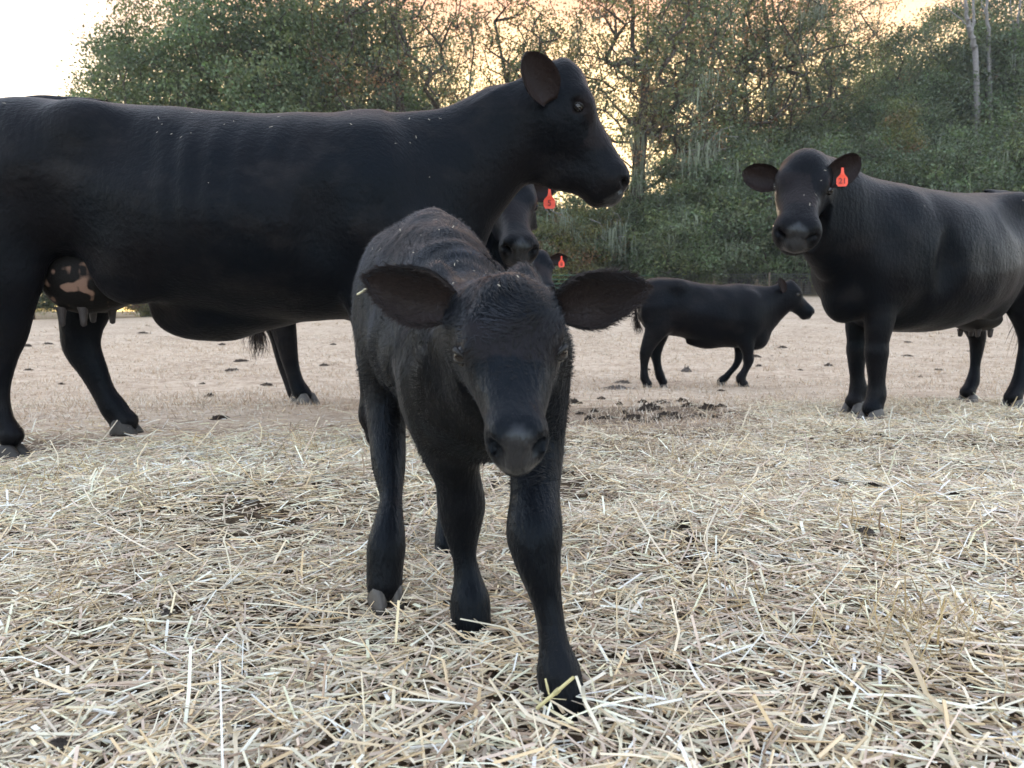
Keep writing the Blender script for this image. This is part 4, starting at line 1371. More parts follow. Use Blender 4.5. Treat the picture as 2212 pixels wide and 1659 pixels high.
def leaf_mesh(r, centres, per, rad, size, palette, flat=.6):
    """sprays of pointed leaves round every centre; one tint per spray plus leaf variation"""
    n = len(centres)
    c = np.repeat(centres, per, 0)
    off = r.normal(size=(n * per, 3)) * rad * (1, 1, flat)
    m = len(c)
    p = c + off
    nrm = unit(r.normal(size=(m, 3)) * (.8, .8, .5) + (0, 0, .7))
    d = unit(np.cross(nrm, r.normal(size=(m, 3))))
    s = np.cross(nrm, d)
    sz = size * r.uniform(.6, 1.35, (m, 1))
    fold = nrm * sz * .12
    V = np.stack([p - d * sz * .55, p + s * sz * .34 + fold, p + d * sz * .6, p - s * sz * .34 + fold], 1).reshape(-1, 3)
    i = np.arange(m)[:, None] * 4
    Q = i + np.array([[0, 1, 2, 3]])
    pal = np.array(palette)
    base = pal[r.randint(0, len(pal), n)] * r.uniform(.6, 1.4, (n, 1))
    col = np.repeat(base, per, 0) * r.uniform(.75, 1.3, (m, 1)) * (1 + r.normal(size=(m, 3)) * .05)
    return V, Q, np.repeat(np.clip(col, .005, .6), 4, 0)

GREEN = [(0.088, 0.130, 0.064), (0.105, 0.146, 0.074), (0.076, 0.113, 0.064), (0.111, 0.138, 0.064)]
DULL = [(0.099, 0.130, 0.082), (0.118, 0.146, 0.088), (0.088, 0.121, 0.076)]
YELLOW = [(0.146, 0.146, 0.050), (0.123, 0.134, 0.056), (0.106, 0.129, 0.050), (0.162, 0.140, 0.045)]
OLIVE = [(0.115, 0.123, 0.056), (0.099, 0.121, 0.056), (0.130, 0.121, 0.052), (0.185, 0.105, 0.056)]  # reddest tint stands in for the pink backlit glow on leaves

def crown_tips(r, lobes, n):
    """points spread through ellipsoidal lobes, more of them towards the outside"""
    lob = np.array(lobes, float)
    vol = lob[:, 3] * lob[:, 4] * lob[:, 5]
    k = r.choice(len(lob), n, p=vol / vol.sum())
    d = unit(r.normal(size=(n, 3)))
    rr = r.uniform(.18, 1.0, (n, 1)) ** .38
    return lob[k, :3] + d * rr * lob[k, 3:6]

def tree_parts(seed, lobes, n, per, rad, size, palette, trunk_top, trunk_r, lean=(0, 0), stems=1, bark=None, lichen=0, zmin=.3):
    r = np.random.RandomState(seed)
    tips = crown_tips(r, lobes, n)
    tips = tips[tips[:, 2] > zmin]
    N, segs = skeleton(r, tips, trunk_top, trunk_r, lean, stems)
    tv, tq = tube_mesh(segs, 6)
    trunk = np_mesh('trunk', tv, tq); trunk.materials.append(bark or BARK)
    lv, lq, lc = leaf_mesh(r, tips, per, rad, size, palette)
    crown = np_mesh('crown', lv, lq, smooth=False); crown.materials.append(LEAF)
    vcol(crown, 'leaf_colour', lc)
    hang = None
    if lichen:
        hang = lichen_mesh(r, tips[r.permutation(len(tips))[:lichen]], 1.0)
    return trunk, crown, hang

def lichen_mesh(r, pts, scale, strands=26):
    V, Q, C = [], [], []
    for p in pts:
        spread = r.uniform(.15, .45) * scale
        for k in range(strands):
            q = p + r.normal(size=3) * (spread, spread * .6, .10)
            L = r.uniform(.3, 1.3) * scale
            w = r.uniform(.010, .028) * scale
            a = r.uniform(0, 6.28); s = np.array((math.cos(a), math.sin(a), 0)) * w
            b0 = len(V)
            sw = r.normal(size=2) * .05
            for t in np.linspace(0, 1, 5):
                c = q + np.array((sw[0] * math.sin(t * 3), sw[1] * math.sin(t * 4), -L * t))
                ww = s * (1.0 - .75 * t) * r.uniform(.5, 1.4)
                V += [c - ww, c + ww]
            for j in range(4):
                Q.append((b0 + 2 * j, b0 + 2 * j + 1, b0 + 2 * j + 3, b0 + 2 * j + 2))
            g = r.uniform(.75, 1.2)
            C += [(.20 * g, .235 * g, .18 * g)] * 10
    me = np_mesh('hanging_lichen', np.array(V), np.array(Q), smooth=False); me.materials.append(LICHEN)
    vcol(me, 'leaf_colour', np.array(C))
    return me

KINDS = {}
def kind(name, *a, **k):
    KINDS[name] = tree_parts(*a, **k)
# broad dense tree, crown from about 4 m
kind('dense', 1, [(0, 0, 9, 4.6, 4.2, 4.0), (-2.6, .5, 6.5, 3.0, 3, 2.6), (2.8, -.4, 7, 3.2, 3, 2.8), (.5, 0, 12, 3.2, 3, 3.0)], 360, 145, .50, .14, GREEN, 10.5, .34)
# tall airy tree with bare limbs showing
kind('airy', 2, [(0, 0, 12, 4.4, 4.0, 6.5), (-2.2, 0, 9, 2.6, 2.6, 3.5), (2.4, .4, 14, 2.6, 2.6, 4.0)], 400, 44, .38, .13, OLIVE + DULL, 16.5, .36, (.6, 0), lichen=14)
kind('airy2', 3, [(0, 0, 11, 4.0, 3.6, 5.5), (2.8, 0, 9.5, 2.6, 2.6, 3.0), (-2.0, .4, 14, 2.8, 2.6, 3.5)], 400, 44, .38, .13, OLIVE + GREEN, 15.0, .32, (-.8, 0), stems=2, lichen=10)
# wide understory tree, leafy to the ground
kind('low', 4, [(0, 0, 3.2, 4.0, 2.8, 3.0), (-2.4, .2, 2.4, 2.4, 2.2, 2.2), (2.4, -.3, 2.6, 2.6, 2.2, 2.4), (.6, .2, 5.6, 2.6, 2.2, 2.0)], 330, 140, .37, .125, DULL + GREEN, 5.5, .20, stems=3, lichen=26)
kind('low2', 5, [(0, 0, 2.6, 3.4, 2.4, 2.6), (2.0, .2, 3.4, 2.2, 2.0, 2.4), (-2.0, 0, 2.0, 2.4, 2.0, 1.9)], 270, 140, .35, .12, OLIVE + DULL + YELLOW, 4.2, .16, stems=3, lichen=14)
# narrow yellowish tree
kind('poplar', 6, [(0, 0, 3.0, 2.2, 2.0, 2.8), (.1, 0, 6.2, 1.8, 1.7, 3.0), (0, 0, 9.0, 1.1, 1.0, 2.0)], 420, 90, .34, .115, YELLOW + OLIVE, 9.5, .16, lichen=0)
kind('forest', 7, [(0, 0, 7, 4.2, 3.6, 5.5), (-2.4, 0, 5, 2.8, 2.6, 4), (2.4, 0, 5.5, 2.8, 2.6, 4), (0, 0, 12, 2.6, 2.4, 3.0)], 380, 150, .50, .14, DULL + GREEN, 12.0, .30, lichen=10)

def plant(name, kd, x, y, s, rz, label, group, lean=0.0, sz=None, dz=0.0):
    t, c, h = KINDS[kd]
    root = empty(name, (x, y, gz(x, y) - .08 + dz), rz)
    root.scale = (s, s, sz or s)
    link('trunk', t, None, root); link('crown', c, None, root)
    if h is not None:
        props(link('hanging_lichen', h, None, root), kind='stuff')
    props(root, label, 'tree', group)
    return root
def ux(u, Y):
    return (u - 1106.0) / FPX * Y

G_BACK = 'trees along the far side of the pasture'
# left group: dense green crowns against the bright sky
for (u, Y, s, rz, sz, lb) in ((150, 54, .72, .4, .74, 'smallest rounded green tree where the tree row ends against open sky'),
                              (235, 50, .85, 5.4, .92, 'green tree between the smallest rounded tree and the taller dense crowns'),
                              (360, 46, 1.15, 1.3, 1.25, 'dense green tree rising above the hip of the large side-on cow'),
                              (560, 45, 1.30, 2.6, 1.38, 'dense green tree rising above the middle of the large side-on cow\'s back'),
                              (725, 48, 1.30, .2, 1.4, 'dense green tree rising above the shoulder of the large side-on cow')):
    plant('leafy_tree', 'dense', ux(u, Y), Y, s, rz, lb, G_BACK, sz=sz)
for (u, Y, s, rz, lb) in ((330, 57, 1.2, 2.0, 'tall open tree showing behind the dense crown above the cow\'s hip'),
                          (650, 56, 1.25, 1.0, 'tall open tree half hidden behind the dense crowns above the cow\'s back'),
                          (850, 45, 1.2, .5, 'tall open tree with dark trunk above the neck of the large side-on cow'),
                          (915, 53, 1.1, 3.3, 'open tree just behind the dark trunk above the cow\'s neck')):
    plant('open_tree', 'airy', ux(u, Y), Y, s, rz, lb, G_BACK)
# middle: open, back-lit trees
for (u, Y, s, rz, k, lb) in ((1175, 50, 1.12, .9, 'airy2', 'open tree directly behind the ear and poll of the large side-on cow'),
                             (1390, 46, 1.2, 2.2, 'airy', 'dark-trunked open tree just past the muzzle of the large side-on cow'),
                             (1475, 52, 1.3, 4.4, 'airy2', 'open tree behind the dark-trunked one past the cow\'s muzzle'),
                             (1560, 54, 1.35, 5.4, 'airy', 'thin-leaved tall tree above the rump of the walking heifer'),
                             (1690, 58, 1.35, 1.2, 'airy2', 'thin-leaved tall tree above the head of the walking heifer'),
                             (1800, 64, 1.3, 2.8, 'airy', 'thin-leaved tall tree above the head of the staring tagged cow')):
    plant('open_tree', k, ux(u, Y), Y, s, rz, lb, G_BACK)
LOW = []
# understory along the fence, leafy to the ground and hung with lichen
LOW_AT = ((-60, 46, .9, 0, 'low2', 'low leafy tree behind the rump of the large side-on cow'), (60, 47, .8, 1, 'low', 'low leafy tree showing between the hind legs of the large side-on cow'), (330, 46, .8, 2, 'low2', 'low leafy tree behind the belly fold of the large side-on cow'),
          (560, 47, .85, 3, 'low', 'low leafy tree behind the ribs of the large side-on cow'), (800, 46, .8, 4, 'low2', 'low leafy tree behind the shoulder of the large side-on cow'), (1010, 46, .8, 5, 'low', 'low leafy tree hidden behind the neck of the large side-on cow'),
          (1215, 45, .92, .6, 'low2', 'yellowish low tree right behind the head of the cow tagged 5'), (1140, 49, .95, 3.9, 'low', 'low tree set back behind the green gate panels'), (1270, 48, .95, 4.9, 'low2', 'low yellowish tree set back beside the green gate panels'),
          (1187, 47.5, 1.15, 2.1, 'low2', 'yellowish low tree behind the jaw of the large side-on cow'), (1330, 47, 1.0, 2.9, 'low', 'lichen-hung low tree just below the muzzle of the large side-on cow'), (1450, 44.5, 1.05, 1.7, 'low', 'lichen-hung low tree behind the rump of the walking heifer'), (1585, 45.5, 1.25, 4.1, 'low', 'tallest lichen-hung low tree, behind the middle of the walking heifer'),
          (1720, 44.5, 1.15, .3, 'low', 'lichen-hung low tree behind the head of the walking heifer'), (1850, 46, 1.2, 2.2, 'low', 'lichen-hung low tree behind the neck of the staring tagged cow'), (2000, 44.5, 1.1, 5.2, 'low', 'lichen-hung low tree behind the back of the staring tagged cow'),
          (2190, 44, 1.2, 3.6, 'low', 'lichen-hung low tree behind the rump of the staring tagged cow'), (2340, 46, 1.3, 1.1, 'low', 'low tree at the foot of the slope past the staring cow\'s rump'))
for (u, Y, s, rz, k, lb) in LOW_AT:
    LOW.append(plant('lichen_tree', k, ux(u, Y), Y, s, rz, lb, 'low trees along the fence'))
# hillside wood on the right
for (u, Y, s, rz) in ((1560, 55, .86, 0.7), (1690, 57, 1.0, 2.0), (1810, 60, 1.12, 3.2), (1930, 62, 1.22, 4.4), (2050, 64, 1.34, 5.1), (2160, 61, 1.42, .4), (2270, 62, 1.45, 1.9), (2400, 60, 1.5, 2.7), (1880, 74, 1.3, 1.0), (2010, 78, 1.45, 4.0), (2150, 80, 1.7, 2.4), (2310, 80, 1.8, 5.5)):
    plant('hillside_tree', 'forest', ux(u, Y), Y, s, rz, 'dense green tree of the wooded slope rising behind the stout tagged cow', 'trees on the wooded slope')
for (u, Y, s, rz, lb) in ((1925, 47.5, 1.02, 0.4, 'narrow yellow-green tree above the shoulder of the staring tagged cow'), (2222, 47, .98, 2.5, 'narrow yellow-green tree past the rump of the staring tagged cow')):
    plant('yellowing_tree', 'poplar', ux(u, Y), Y, s, rz, lb, 'yellowing trees')

# bleached snags on the slope
def snag(Y, lines, label):
    """forked dead stems given as pixel polylines with a radius at each point, all standing at distance Y"""
    u0, v0, _ = lines[0][0]
    x = ux(u0, Y); z0 = gz(x, Y) - .1
    root = empty('dead_tree', (x, Y, z0))
    for li, ln in enumerate(lines):
        P = [at(u, v, Y + .3 * k * (li % 3 - 1)) - np.array((x, Y, z0)) for k, (u, v, r) in enumerate(ln)]
        if li == 0:
            P = [np.array((0, 0, 0.0))] + P; R_ = [ln[0][2] * 1.2] + [r for _, _, r in ln]
        else:
            R_ = [r for _, _, r in ln]
        S = catmull(np.column_stack([np.array(P), np.array(R_)]), 4)
        S[1:-1, :3] += np.random.RandomState(li).normal(size=(len(S) - 2, 3)) * .03
        segs = [np.concatenate([S[i, :3], S[i + 1, :3], [S[i, 3], S[i + 1, 3]]]) for i in range(len(S) - 1)]
        tv, tq = tube_mesh(segs, 7)
        link('trunk' if li == 0 else 'limb', np_mesh('stem', tv, tq), BARK_PALE, root)
    props(root, label, 'tree', 'dead trees on the slope')
snag(58, [[(2108, 150, .20), (2102, 95, .19), (2094, 60, .16), (2088, 20, .12), (2084, -50, .08)], [(2097, 72, .12), (2104, 40, .10), (2102, 0, .08), (2106, -50, .05)], [(2092, 55, .05), (2060, 30, .04), (2030, 10, .025), (2010, -8, .02)], [(2088, 25, .05), (2074, 0, .03), (2066, -30, .02)]], 'bleached dead tree with the widest fork on the wooded slope')
snag(59, [[(2137, 150, .14), (2135, 80, .13), (2132, 20, .10), (2134, -50, .07)], [(2133, 40, .05), (2122, 10, .03), (2116, -30, .02)]], 'straight pale dead trunk beside the widely forked dead tree')
snag(60, [[(2190, 160, .13), (2194, 90, .12), (2200, 40, .09), (2208, -40, .06)], [(2195, 85, .06), (2186, 40, .05), (2182, -20, .03)]], 'leaning pale dead trunk further up the slope from the forked dead tree')
# long tresses of pale lichen on the field side of the understory
def tress(tree, u, v, Y, seed, n, sc):
    r = np.random.RandomState(seed)
    p = at(u, v, Y)
    M = tree.matrix_basis.inverted()
    c = np.array(M @ Vector(p))
    pts = np.array([c + r.normal(size=3) * (.45, .2, .55) for _ in range(n)])
    me = lichen_mesh(r, pts, sc, 16)
    props(link('lichen_tress', me, None, tree), kind='stuff')
    segs = []
    for q in pts:
        top = q + np.array((r.normal() * .5, r.uniform(.4, 1.2), r.uniform(.2, .7)))
        m = (top + q) / 2 + r.normal(size=3) * .12 + np.array((0, 0, .1))
        segs += [np.concatenate([top, m, [.018, .014]]), np.concatenate([m, q, [.014, .008]])]
    v_, q_ = tube_mesh(segs, 5)
    props(link('twigs', np_mesh('twigs', v_, q_), BARK_PALE, tree), kind='stuff')
for (ti, u, v, Y, sd, n, sc) in ((12, 1540, 335, 43.6, 1, 9, 1.25), (12, 1505, 310, 43.4, 2, 6, 1.1), (10, 1335, 500, 43.2, 3, 7, 1.1), (12, 1545, 480, 43.0, 4, 5, .9), (10, 1380, 330, 44.2, 5, 7, 1.2), (12, 1650, 440, 43.0, 6, 6, 1.0), (6, 1210, 470, 43.5, 7, 6, .9)):
    tress(LOW[ti], u, v, Y, sd, n, sc)
# ------------------------------------------------------------------ fences
GREENPIPE = simple('green_painted_pipe', (.03, .10, .06), .5, .5, 20, .2)
WIRE = simple('dull_wire', (.06, .065, .065), .5, .5)
POST = simple('weathered_post', (.14, .11, .085), .9, .2, 12, .4, .4)
def bar(p, q, r, sides=6):
    return np.concatenate([p, q, [r, r]])
def gate(u, Y, w, h):
    x = ux(u, Y)
    root = empty('gate', (x, Y, gz(x, Y)))
    props(root, 'green tubular metal gate panel at the far edge of the pasture', 'gate', 'green gate panels')
    zl = lambda dx: gz(x + dx, Y) - gz(x, Y)
    for i in range(5):
        z = .25 + (h - .25) * i / 4
        v, q = tube_mesh([bar((-w / 2, 0, z), (w / 2, 0, z), .024)])
        link('rail', np_mesh('rail', v, q), GREENPIPE, root)
    for dx in (-w / 2, 0, w / 2):
        v, q = tube_mesh([bar((dx, .05, -.1), (dx, .05, h + .02), .03)])
        link('upright', np_mesh('upright', v, q), GREENPIPE, root)
for u in (1135, 1245, 1355):
    gate(u, 42.0, 2.72, 1.15)
def wire_fence(u0, u1, Y, h):
    x0, x1 = ux(u0, Y), ux(u1, Y)
    root = empty('wire_fence', (x0, Y, gz(x0, Y)))
    props(root, 'dark woven wire fence with posts below the lichen-hung trees', 'fence')
    n = int((x1 - x0) / 3.0)
    for i in range(n + 1):
        dx = i * 3.0; dz = gz(x0 + dx, Y) - gz(x0, Y)
        v, q = tube_mesh([bar((dx, 0, dz - .2), (dx, 0, dz + h + .1), .055)], 7)
        link('post', np_mesh('post', v, q), POST, root)
        if i < n:
            d2 = gz(x0 + dx + 3.0, Y) - gz(x0, Y)
            segs = []
            for j in range(9):
                z = .06 + (h - .06) * j / 8
                segs.append(bar((dx, -.06, dz + z), (dx + 3, -.06, d2 + z), .009 if j < 8 else .02))
            for j in range(1, 20):
                t = j / 20
                zz = dz * (1 - t) + d2 * t
                segs.append(bar((dx + 3 * t, -.06, zz + .05), (dx + 3 * t, -.06, zz + h), .007))
            v, q = tube_mesh(segs, 4)
            link('wire_mesh', np_mesh('wire_mesh', v, q), WIRE, root)
wire_fence(1420, 2330, 42.0, 1.1)

# ------------------------------------------------------------------ added haze
def added_haze():  # thin haze volume added to brighten the dark far trees
    x0, x1, y0, y1, z0, z1 = -262.0, 262.0, -62.0, 302.0, -3.0, 62.0
    V = np.array([(x, y, z) for x in (x0, x1) for y in (y0, y1) for z in (z0, z1)])
    Q = np.array([(0, 1, 3, 2), (4, 6, 7, 5), (0, 4, 5, 1), (2, 3, 7, 6), (0, 2, 6, 4), (1, 5, 7, 3)])
    m = bpy.data.materials.new('haze_air'); m.use_nodes = True
    nt = m.node_tree
    for n in list(nt.nodes): nt.nodes.remove(n)
    out = nn(nt, 'ShaderNodeOutputMaterial'); vol = nn(nt, 'ShaderNodeVolumePrincipled')
    vol.inputs['Color'].default_value = (.93, .95, 1.0, 1)
    vol.inputs['Density'].default_value = 0.00045
    nt.links.new(vol.outputs['Volume'], out.inputs['Volume'])
    o = link('haze', np_mesh('haze', V, Q, smooth=False), m)
    props(o, 'faint haze added over the pasture to lift the far trees', 'haze', kind='stuff')
added_haze()
# ------------------------------------------------------------------ straw bedding, stubble and dung
STRAW = attr_mat('straw', 'straw_colour', .55, .35, .12)
STUBBLE = attr_mat('dry_stubble', 'straw_colour', .8, .2, .15)
PAL = np.array([(.76, .67, .47), (.69, .57, .36), (.60, .47, .27), (.60, .57, .42), (.56, .46, .35), (.81, .74, .57), (.33, .245, .165), (.48, .42, .32), (.64, .57, .42)])
PW = np.array([.18, .14, .09, .10, .15, .16, .07, .07, .06])

def stems(r, P, ang, tilt, L, W, lift, bend, two=True):
    """three-sided stems of two segments; P is where the middle rests"""
    n = len(P)
    d = np.stack([np.cos(ang) * np.cos(tilt), np.sin(ang) * np.cos(tilt), np.sin(tilt)], 1)
    side = np.stack([-np.sin(ang), np.cos(ang), np.zeros(n)], 1)
    up = np.cross(d, side)
    up = np.where(up[:, 2:3] < 0, -up, up)
    rot = r.uniform(0, 6.28, n)
    P = P + np.array((0, 0, 1.0)) * lift[:, None]
    bd = (side * np.cos(rot)[:, None] * .7 + up * np.sin(rot)[:, None] * .4) * (bend * L)[:, None]
    if not two:
        bd = bd * 0
    ends = [P - d * L[:, None] / 2 - bd * .5, P + bd * .5, P + d * L[:, None] / 2 - bd * .5]
    V = []
    if not two:
        ends = [ends[0], ends[2]]
    for e, tw in zip(ends, (1.0, 1.0, .8)):
        for k in range(3):
            a = rot + 2 * math.pi * k / 3
            fl = .55
            V.append(e + (np.cos(a)[:, None] * side + fl * np.sin(a)[:, None] * up) * (W * tw)[:, None])
    V = np.stack(V, 1).reshape(-1, 3)
    base = (np.arange(n) * 3 * len(ends))[:, None]
    Q = np.concatenate([base + np.array([[s * 3 + k, s * 3 + (k + 1) % 3, s * 3 + 3 + (k + 1) % 3, s * 3 + 3 + k]]) for s in range(len(ends) - 1) for k in range(3)])
    return V, Q

def bedding():
    r = np.random.RandomState(77)
    n0 = 800000
    Y = r.uniform(-.6, 5.7, n0); X = r.uniform(-5.2, 6.2, n0)
    hole = wnoise(X, Y, 5.2, WV3) * .6 + wnoise(X, Y, 11.0, WV1) * .55
    edge = Y - straw_edge(X) + .10 * wnoise(X, Y, 3.5, WV2)
    p = np.where(edge < 0, 1.0, .0) * np.clip(1.05 - .65 * np.clip(hole - .75, 0, 2), .34, 1)
    p = np.where(edge > 0, .5 * np.exp(-edge / .16) + .012, p)
    p *= np.where(Y < 2.4, 1.0, .72)
    p = p * sstep(1.7, .0, np.abs(X) - (.70 * np.maximum(Y, 0) + .25)) * np.where(np.abs(X) < .70 * Y + .2, 1.0, .55) * np.where(Y < .3, .6, 1.0)
    keep = r.rand(n0) < p
    X, Y = X[keep], Y[keep]
    n = len(X)
    big = r.rand(n)
    L = np.clip(r.lognormal(math.log(.042), .6, n), .012, .20)
    W = np.where(r.rand(n) < .45, r.uniform(.0007, .0014, n), r.uniform(.0014, .0030, n)) * (1 + .4 * (big > .95))
    ang = r.uniform(0, math.pi, n) + .6 * wnoise(X, Y, 2.4, WV1)
    pile = .5 + .5 * np.tanh(wnoise(X, Y, 2.6, WV2))
    lift = r.rand(n) ** 1.4 * (.008 + .030 * pile) * np.where(Y > straw_edge(X), .35, 1.0) * np.interp(Y, [2.4, 3.8], [1, .45])
    tilt = r.normal(size=n) * .13 + np.where(r.rand(n) < .05, r.uniform(-.9, .9, n), 0)
    Z = ground(X, Y) + .003 + np.abs(np.sin(tilt)) * L * .45
    tint = PAL[r.choice(len(PAL), n, p=PW / PW.sum())] * r.uniform(.75, 1.22, (n, 1))
    tint = tint * np.array((1.08, 1.06, 1.13))
    tint *= (1 + .10 * wnoise(X, Y, 1.7, WV3))[:, None]
    P3 = np.stack([X, Y, Z], 1); bn = r.normal(size=n) * .11
    lg = L > .075
    V1, Q1 = stems(r, P3[lg], ang[lg], tilt[lg], L[lg], W[lg], lift[lg], bn[lg], True)
    V2, Q2 = stems(r, P3[~lg], ang[~lg], tilt[~lg], L[~lg], W[~lg], lift[~lg], bn[~lg], False)
    me = np_mesh('straw_bedding', np.vstack([V1, V2]), np.vstack([Q1, Q2 + len(V1)]), smooth=False)
    vcol(me, 'straw_colour', np.clip(np.vstack([np.repeat(tint[lg], 9, 0), np.repeat(tint[~lg], 6, 0)]), .02, .82))
    o = link('straw_bedding', me, STRAW)
    props(o, 'loose pale chopped straw spread thickly over the ground around the calf', 'straw', kind='stuff')
    # upright tufts of stubble poking through
    T = []
    for (u, v, k) in ((1990, 1420, 40), (2060, 1380, 34), (650, 985, 30), (720, 990, 26), (90, 1060, 40), (1870, 1170, 24), (1620, 1330, 22), (2080, 1460, 30), (310, 1090, 40), (130, 1330, 26), (1500, 1000, 20)):
        Yp = ground_hit(u, v)
        c = (ux(u, Yp), Yp)
        for _ in range(k):
            T.append((c[0] + r.normal() * .07, c[1] + r.normal() * .07, r.uniform(0, 6.28), r.uniform(.15, 1.3), r.uniform(.04, .12)))
    T = np.array(T)
    P = np.stack([T[:, 0], T[:, 1], ground(T[:, 0], T[:, 1]) + np.sin(T[:, 3]) * T[:, 4] * .45], 1)
    V, Q = stems(r, P, T[:, 2], T[:, 3], T[:, 4], r.uniform(.0008, .0016, len(T)), np.full(len(T), .01), r.normal(size=len(T)) * .08)
    me = np_mesh('stubble_tufts', V, Q, smooth=False)
    c = np.array([(.50, .38, .20), (.56, .44, .26), (.42, .32, .2)])[r.randint(0, 3, len(T))] * r.uniform(.8, 1.15, (len(T), 1))
    vcol(me, 'straw_colour', np.repeat(c, 9, 0))
    props(link('stubble_tufts', me, STRAW), 'golden upright stubble tufts poking through the straw', 'stubble', kind='stuff')

def ground_hit(u, v):
    Y = np.concatenate([np.linspace(.3, 12, 1200), np.linspace(12, 60, 600)])
    p = np.array([at(u, v, y) for y in Y])
    d = p[:, 2] - ground(p[:, 0], p[:, 1])
    i = np.argmax(d < 0)
    return float(Y[i])

def stubble():
    r = np.random.RandomState(5)
    n = 120000
    Y = 2.9 + 17 * r.rand(n) ** 1.9
    X = (r.rand(n) * 2 - 1) * (.72 * Y + .8)
    k = (Y > straw_edge(X) - .5) & (wnoise(X, Y, 1.4, WV1) + r.normal(size=n) * .7 > -.9)
    X, Y = X[k], Y[k]; n = len(X)
    # tussocks: taller blades gathered round chance centres
    nt_ = 420
    ty = 4.6 + 22 * r.rand(nt_) ** 1.5; tx = (r.rand(nt_) * 2 - 1) * (.72 * ty + .8)
    ok = ty > straw_edge(tx) + .2; tx, ty = tx[ok], ty[ok]
    rp = r.randint(8, 26, len(tx))
    X = np.concatenate([X, np.repeat(tx, rp) + r.normal(size=rp.sum()) * .045]); Y = np.concatenate([Y, np.repeat(ty, rp) + r.normal(size=rp.sum()) * .045])
    tall = np.concatenate([np.ones(n), np.full(rp.sum(), 1.9)]); n = len(X)
    P = np.stack([X, Y, ground(X, Y)], 1)
    a = r.uniform(0, 6.28, n); t = r.uniform(.05, 1.0, n)
    L = r.uniform(.015, .06, n) * (1 + .03 * Y) * tall
    w = (.0012 + .00032 * Y)
    d = np.stack([np.cos(a) * np.cos(t), np.sin(a) * np.cos(t), np.sin(t)], 1) * L[:, None]
    s = np.stack([-np.sin(a), np.cos(a), 0 * a], 1) * w[:, None]
    V = np.stack([P - s, P + s, P + d], 1).reshape(-1, 3)
    Q = (np.arange(n) * 3)[:, None] + np.array([[0, 1, 2]])
    me = np_mesh('dry_stubble', V, Q, smooth=False)
    pal = np.array([(.50, .41, .32), (.56, .48, .39), (.44, .35, .26), (.48, .36, .24), (.60, .54, .46)])
    vcol(me, 'straw_colour', np.repeat(pal[r.randint(0, 5, n)] * r.uniform(.75, 1.15, (n, 1)), 3, 0))
    props(link('dry_stubble', me, STUBBLE), 'short bleached grass stubble covering the grazed pasture', 'grass', kind='stuff')

DUNG = simple('dry_dung', (.045, .034, .027), .95, .15, 45, .5, .8)
DUNG_GREY = simple('old_dung', (.11, .092, .08), .95, .15, 45, .4, .8)
def lump_mesh(seed, flat):
    r = np.random.RandomState(seed)
    nr, ns = 7, 18
    V = [(0, 0, flat)]
    for i in range(1, nr + 1):
        t = i / nr
        for k in range(ns):
            a = 2 * math.pi * k / ns
            rad = t * (1 + .22 * math.sin(a * 2 + seed) + .14 * math.sin(a * 5 + seed * 2) + .06 * r.normal())
            V.append((rad * math.cos(a), rad * math.sin(a), flat * (1 - t ** 4) * (.75 + .5 * r.normal()) - .05 * t))
    T = [(0, 1 + k, 1 + (k + 1) % ns) for k in range(ns)]
    Q = [(1 + (i - 1) * ns + k, 1 + i * ns + k, 1 + i * ns + (k + 1) % ns, 1 + (i - 1) * ns + (k + 1) % ns) for i in range(1, nr) for k in range(ns)]
    return np_mesh('dung_pat', np.array(V), [np.array(T), np.array(Q)])
LUMPS = [lump_mesh(s, f) for s, f in ((1, .25), (2, .35), (3, .5), (4, .7))]
def dung(u, v, wpx, k, grey=False, label='dark dried dung pat lying on the grazed ground', group='dung pats on the field', up=.002):
    Y = ground_hit(u, v)
    x = ux(u, Y)
    me = LUMPS[k].copy()
    o = link('dung_pat', me, DUNG_GREY if grey else DUNG)
    s = wpx / FPX * Y / 2
    r = random.Random(int(u * 7 + v))
    o.location = (x, Y, gz(x, Y) + up); o.scale = (s, s * r.uniform(.7, 1.1), s * r.uniform(.6, 1.0)); o.rotation_euler = (0, 0, r.uniform(0, 6))
    props(o, label, 'dung', group)
bedding()
stubble()
for a in ((1335, 842, 70, 0, 1), (1345, 828, 40, 0, 1), (1483, 803, 24, 3, 1), (1400, 800, 14, 2), (1630, 772, 26, 1), (1668, 771, 12, 2), (1640, 791, 14, 2), (1690, 752, 20, 1), (1730, 800, 12, 2), (1560, 845, 16, 2),
          (455, 718, 20, 1), (610, 745, 26, 1), (480, 745, 20, 1), (60, 748, 16, 2), (105, 745, 22, 1), (310, 720, 20, 1), (520, 780, 34, 0), (500, 800, 40, 0), (575, 832, 30, 1), (435, 830, 12, 2), (450, 858, 34, 1), (130, 830, 16, 1), (470, 905, 46, 0), (60, 800, 18, 1),
          (2030, 800, 30, 0), (1990, 815, 14, 1), (2100, 760, 20, 1), (1960, 770, 26, 0), (1790, 790, 24, 1), (1960, 740, 22, 0), (720, 745, 20, 1), (700, 790, 22, 1)):
    dung(*a)
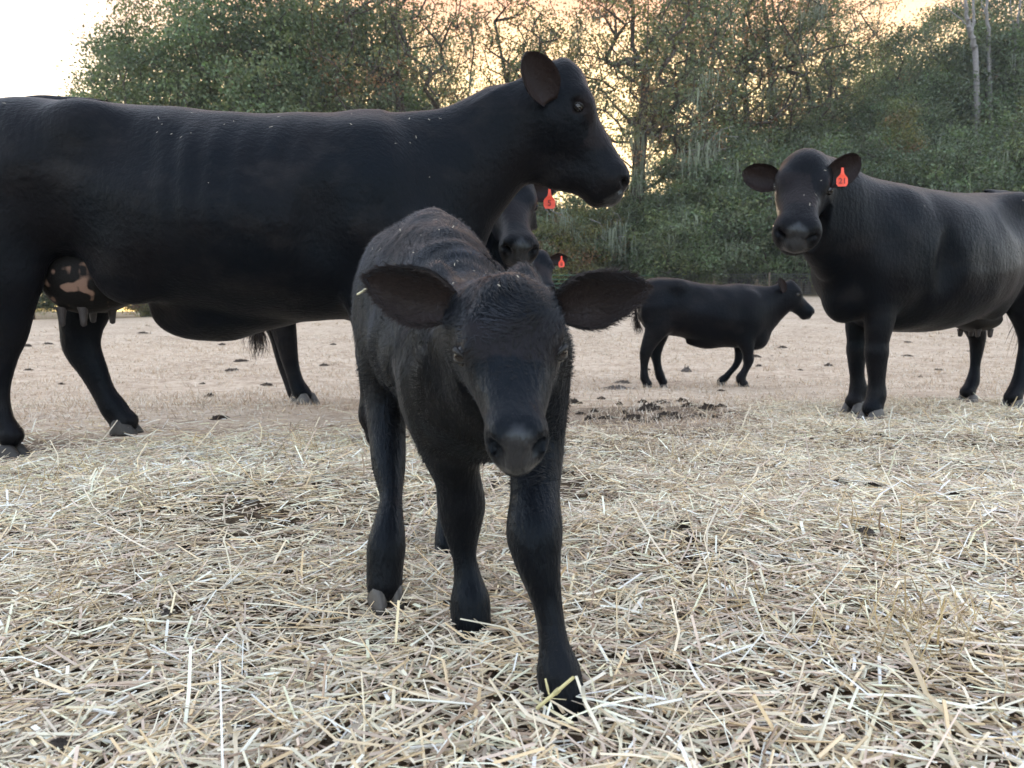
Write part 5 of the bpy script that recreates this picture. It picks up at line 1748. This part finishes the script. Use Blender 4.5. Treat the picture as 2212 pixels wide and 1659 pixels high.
for a in ((1405, 885, 70, 1), (1445, 898, 60, 0), (1530, 885, 50, 2), (1490, 878, 46, 1), (1370, 905, 60, 0), (1275, 908, 26, 3), (1310, 905, 34, 1), (1240, 872, 34, 2), (1300, 862, 26, 1), (1560, 880, 24, 2), (1215, 880, 30, 1), (1430, 872, 40, 1), (1350, 893, 24, 2), (1390, 912, 30, 1), (1465, 905, 26, 2), (1510, 900, 30, 1), (1420, 908, 22, 3), (1580, 893, 18, 2), (1340, 875, 20, 2), (1285, 890, 18, 3), (1255, 895, 22, 1), (1475, 868, 26, 2), (1390, 870, 22, 2), (1545, 902, 22, 1)):
    dung(*a, label='crumbled dark dung clod scattered where straw meets bare ground beside the calf', group='dung clods at the straw edge')
for a in ((390, 1200, 50, 0), (1485, 1150, 40, 2), (1500, 1185, 44, 1), (1710, 1232, 22, 2, 1), (1885, 1165, 40, 1, 1), (575, 1060, 24, 2, 1), (340, 1345, 40, 1, 1), (610, 1370, 40, 1, 1), (1500, 1225, 36, 0), (2080, 1085, 30, 1), (1895, 1060, 34, 0), (1825, 1052, 30, 0), (1760, 1590, 44, 1, 1), (90, 1640, 50, 1, 1), (1060, 1060, 40, 1, 1), (1905, 950, 22, 1)):
    dung(*a, label='dark dung lump half buried in the pale straw', group='dung lumps in the straw', up=.018)

def stalk(p, q, w, label, col=(.62, .56, .30)):
    p, q = np.array(p), np.array(q)
    d = unit(q - p)
    segs = [np.concatenate([p, p * .45 + q * .55, [w, w]]), np.concatenate([p * .45 + q * .55, q, [w * .95, w * .8]])]
    root = empty('straw_stalk', p)
    v, t = tube_mesh(segs, 6)
    me = np_mesh('stem', v - p, t); vcol(me, 'straw_colour', np.tile(np.array(col), (len(v), 1)))
    link('stem', me, STRAW, root)
    m = p * .45 + q * .55
    v, t = tube_mesh([np.concatenate([m - d * .004, m + d * .004, [w * 1.35, w * 1.35]])], 6)
    me = np_mesh('node', v - p, t); vcol(me, 'straw_colour', np.tile(np.array(col) * .75, (len(v), 1)))
    link('node', me, STRAW, root)
    props(root, label, 'straw')
stalk(at(1160, 1530, .915), at(1239, 1463, .90), .0026, 'thick yellow straw stalk leaning across the calf\'s front hoof')
stalk(at(1178, 1466, .93), at(1186, 1500, .92), .0013, 'short thin straw stalk standing against the calf\'s front hoof')
stalk(at(772, 636, .99), at(803, 618, .97), .0014, 'small pale straw stuck to the tip of the calf\'s ear', (.68, .64, .45))
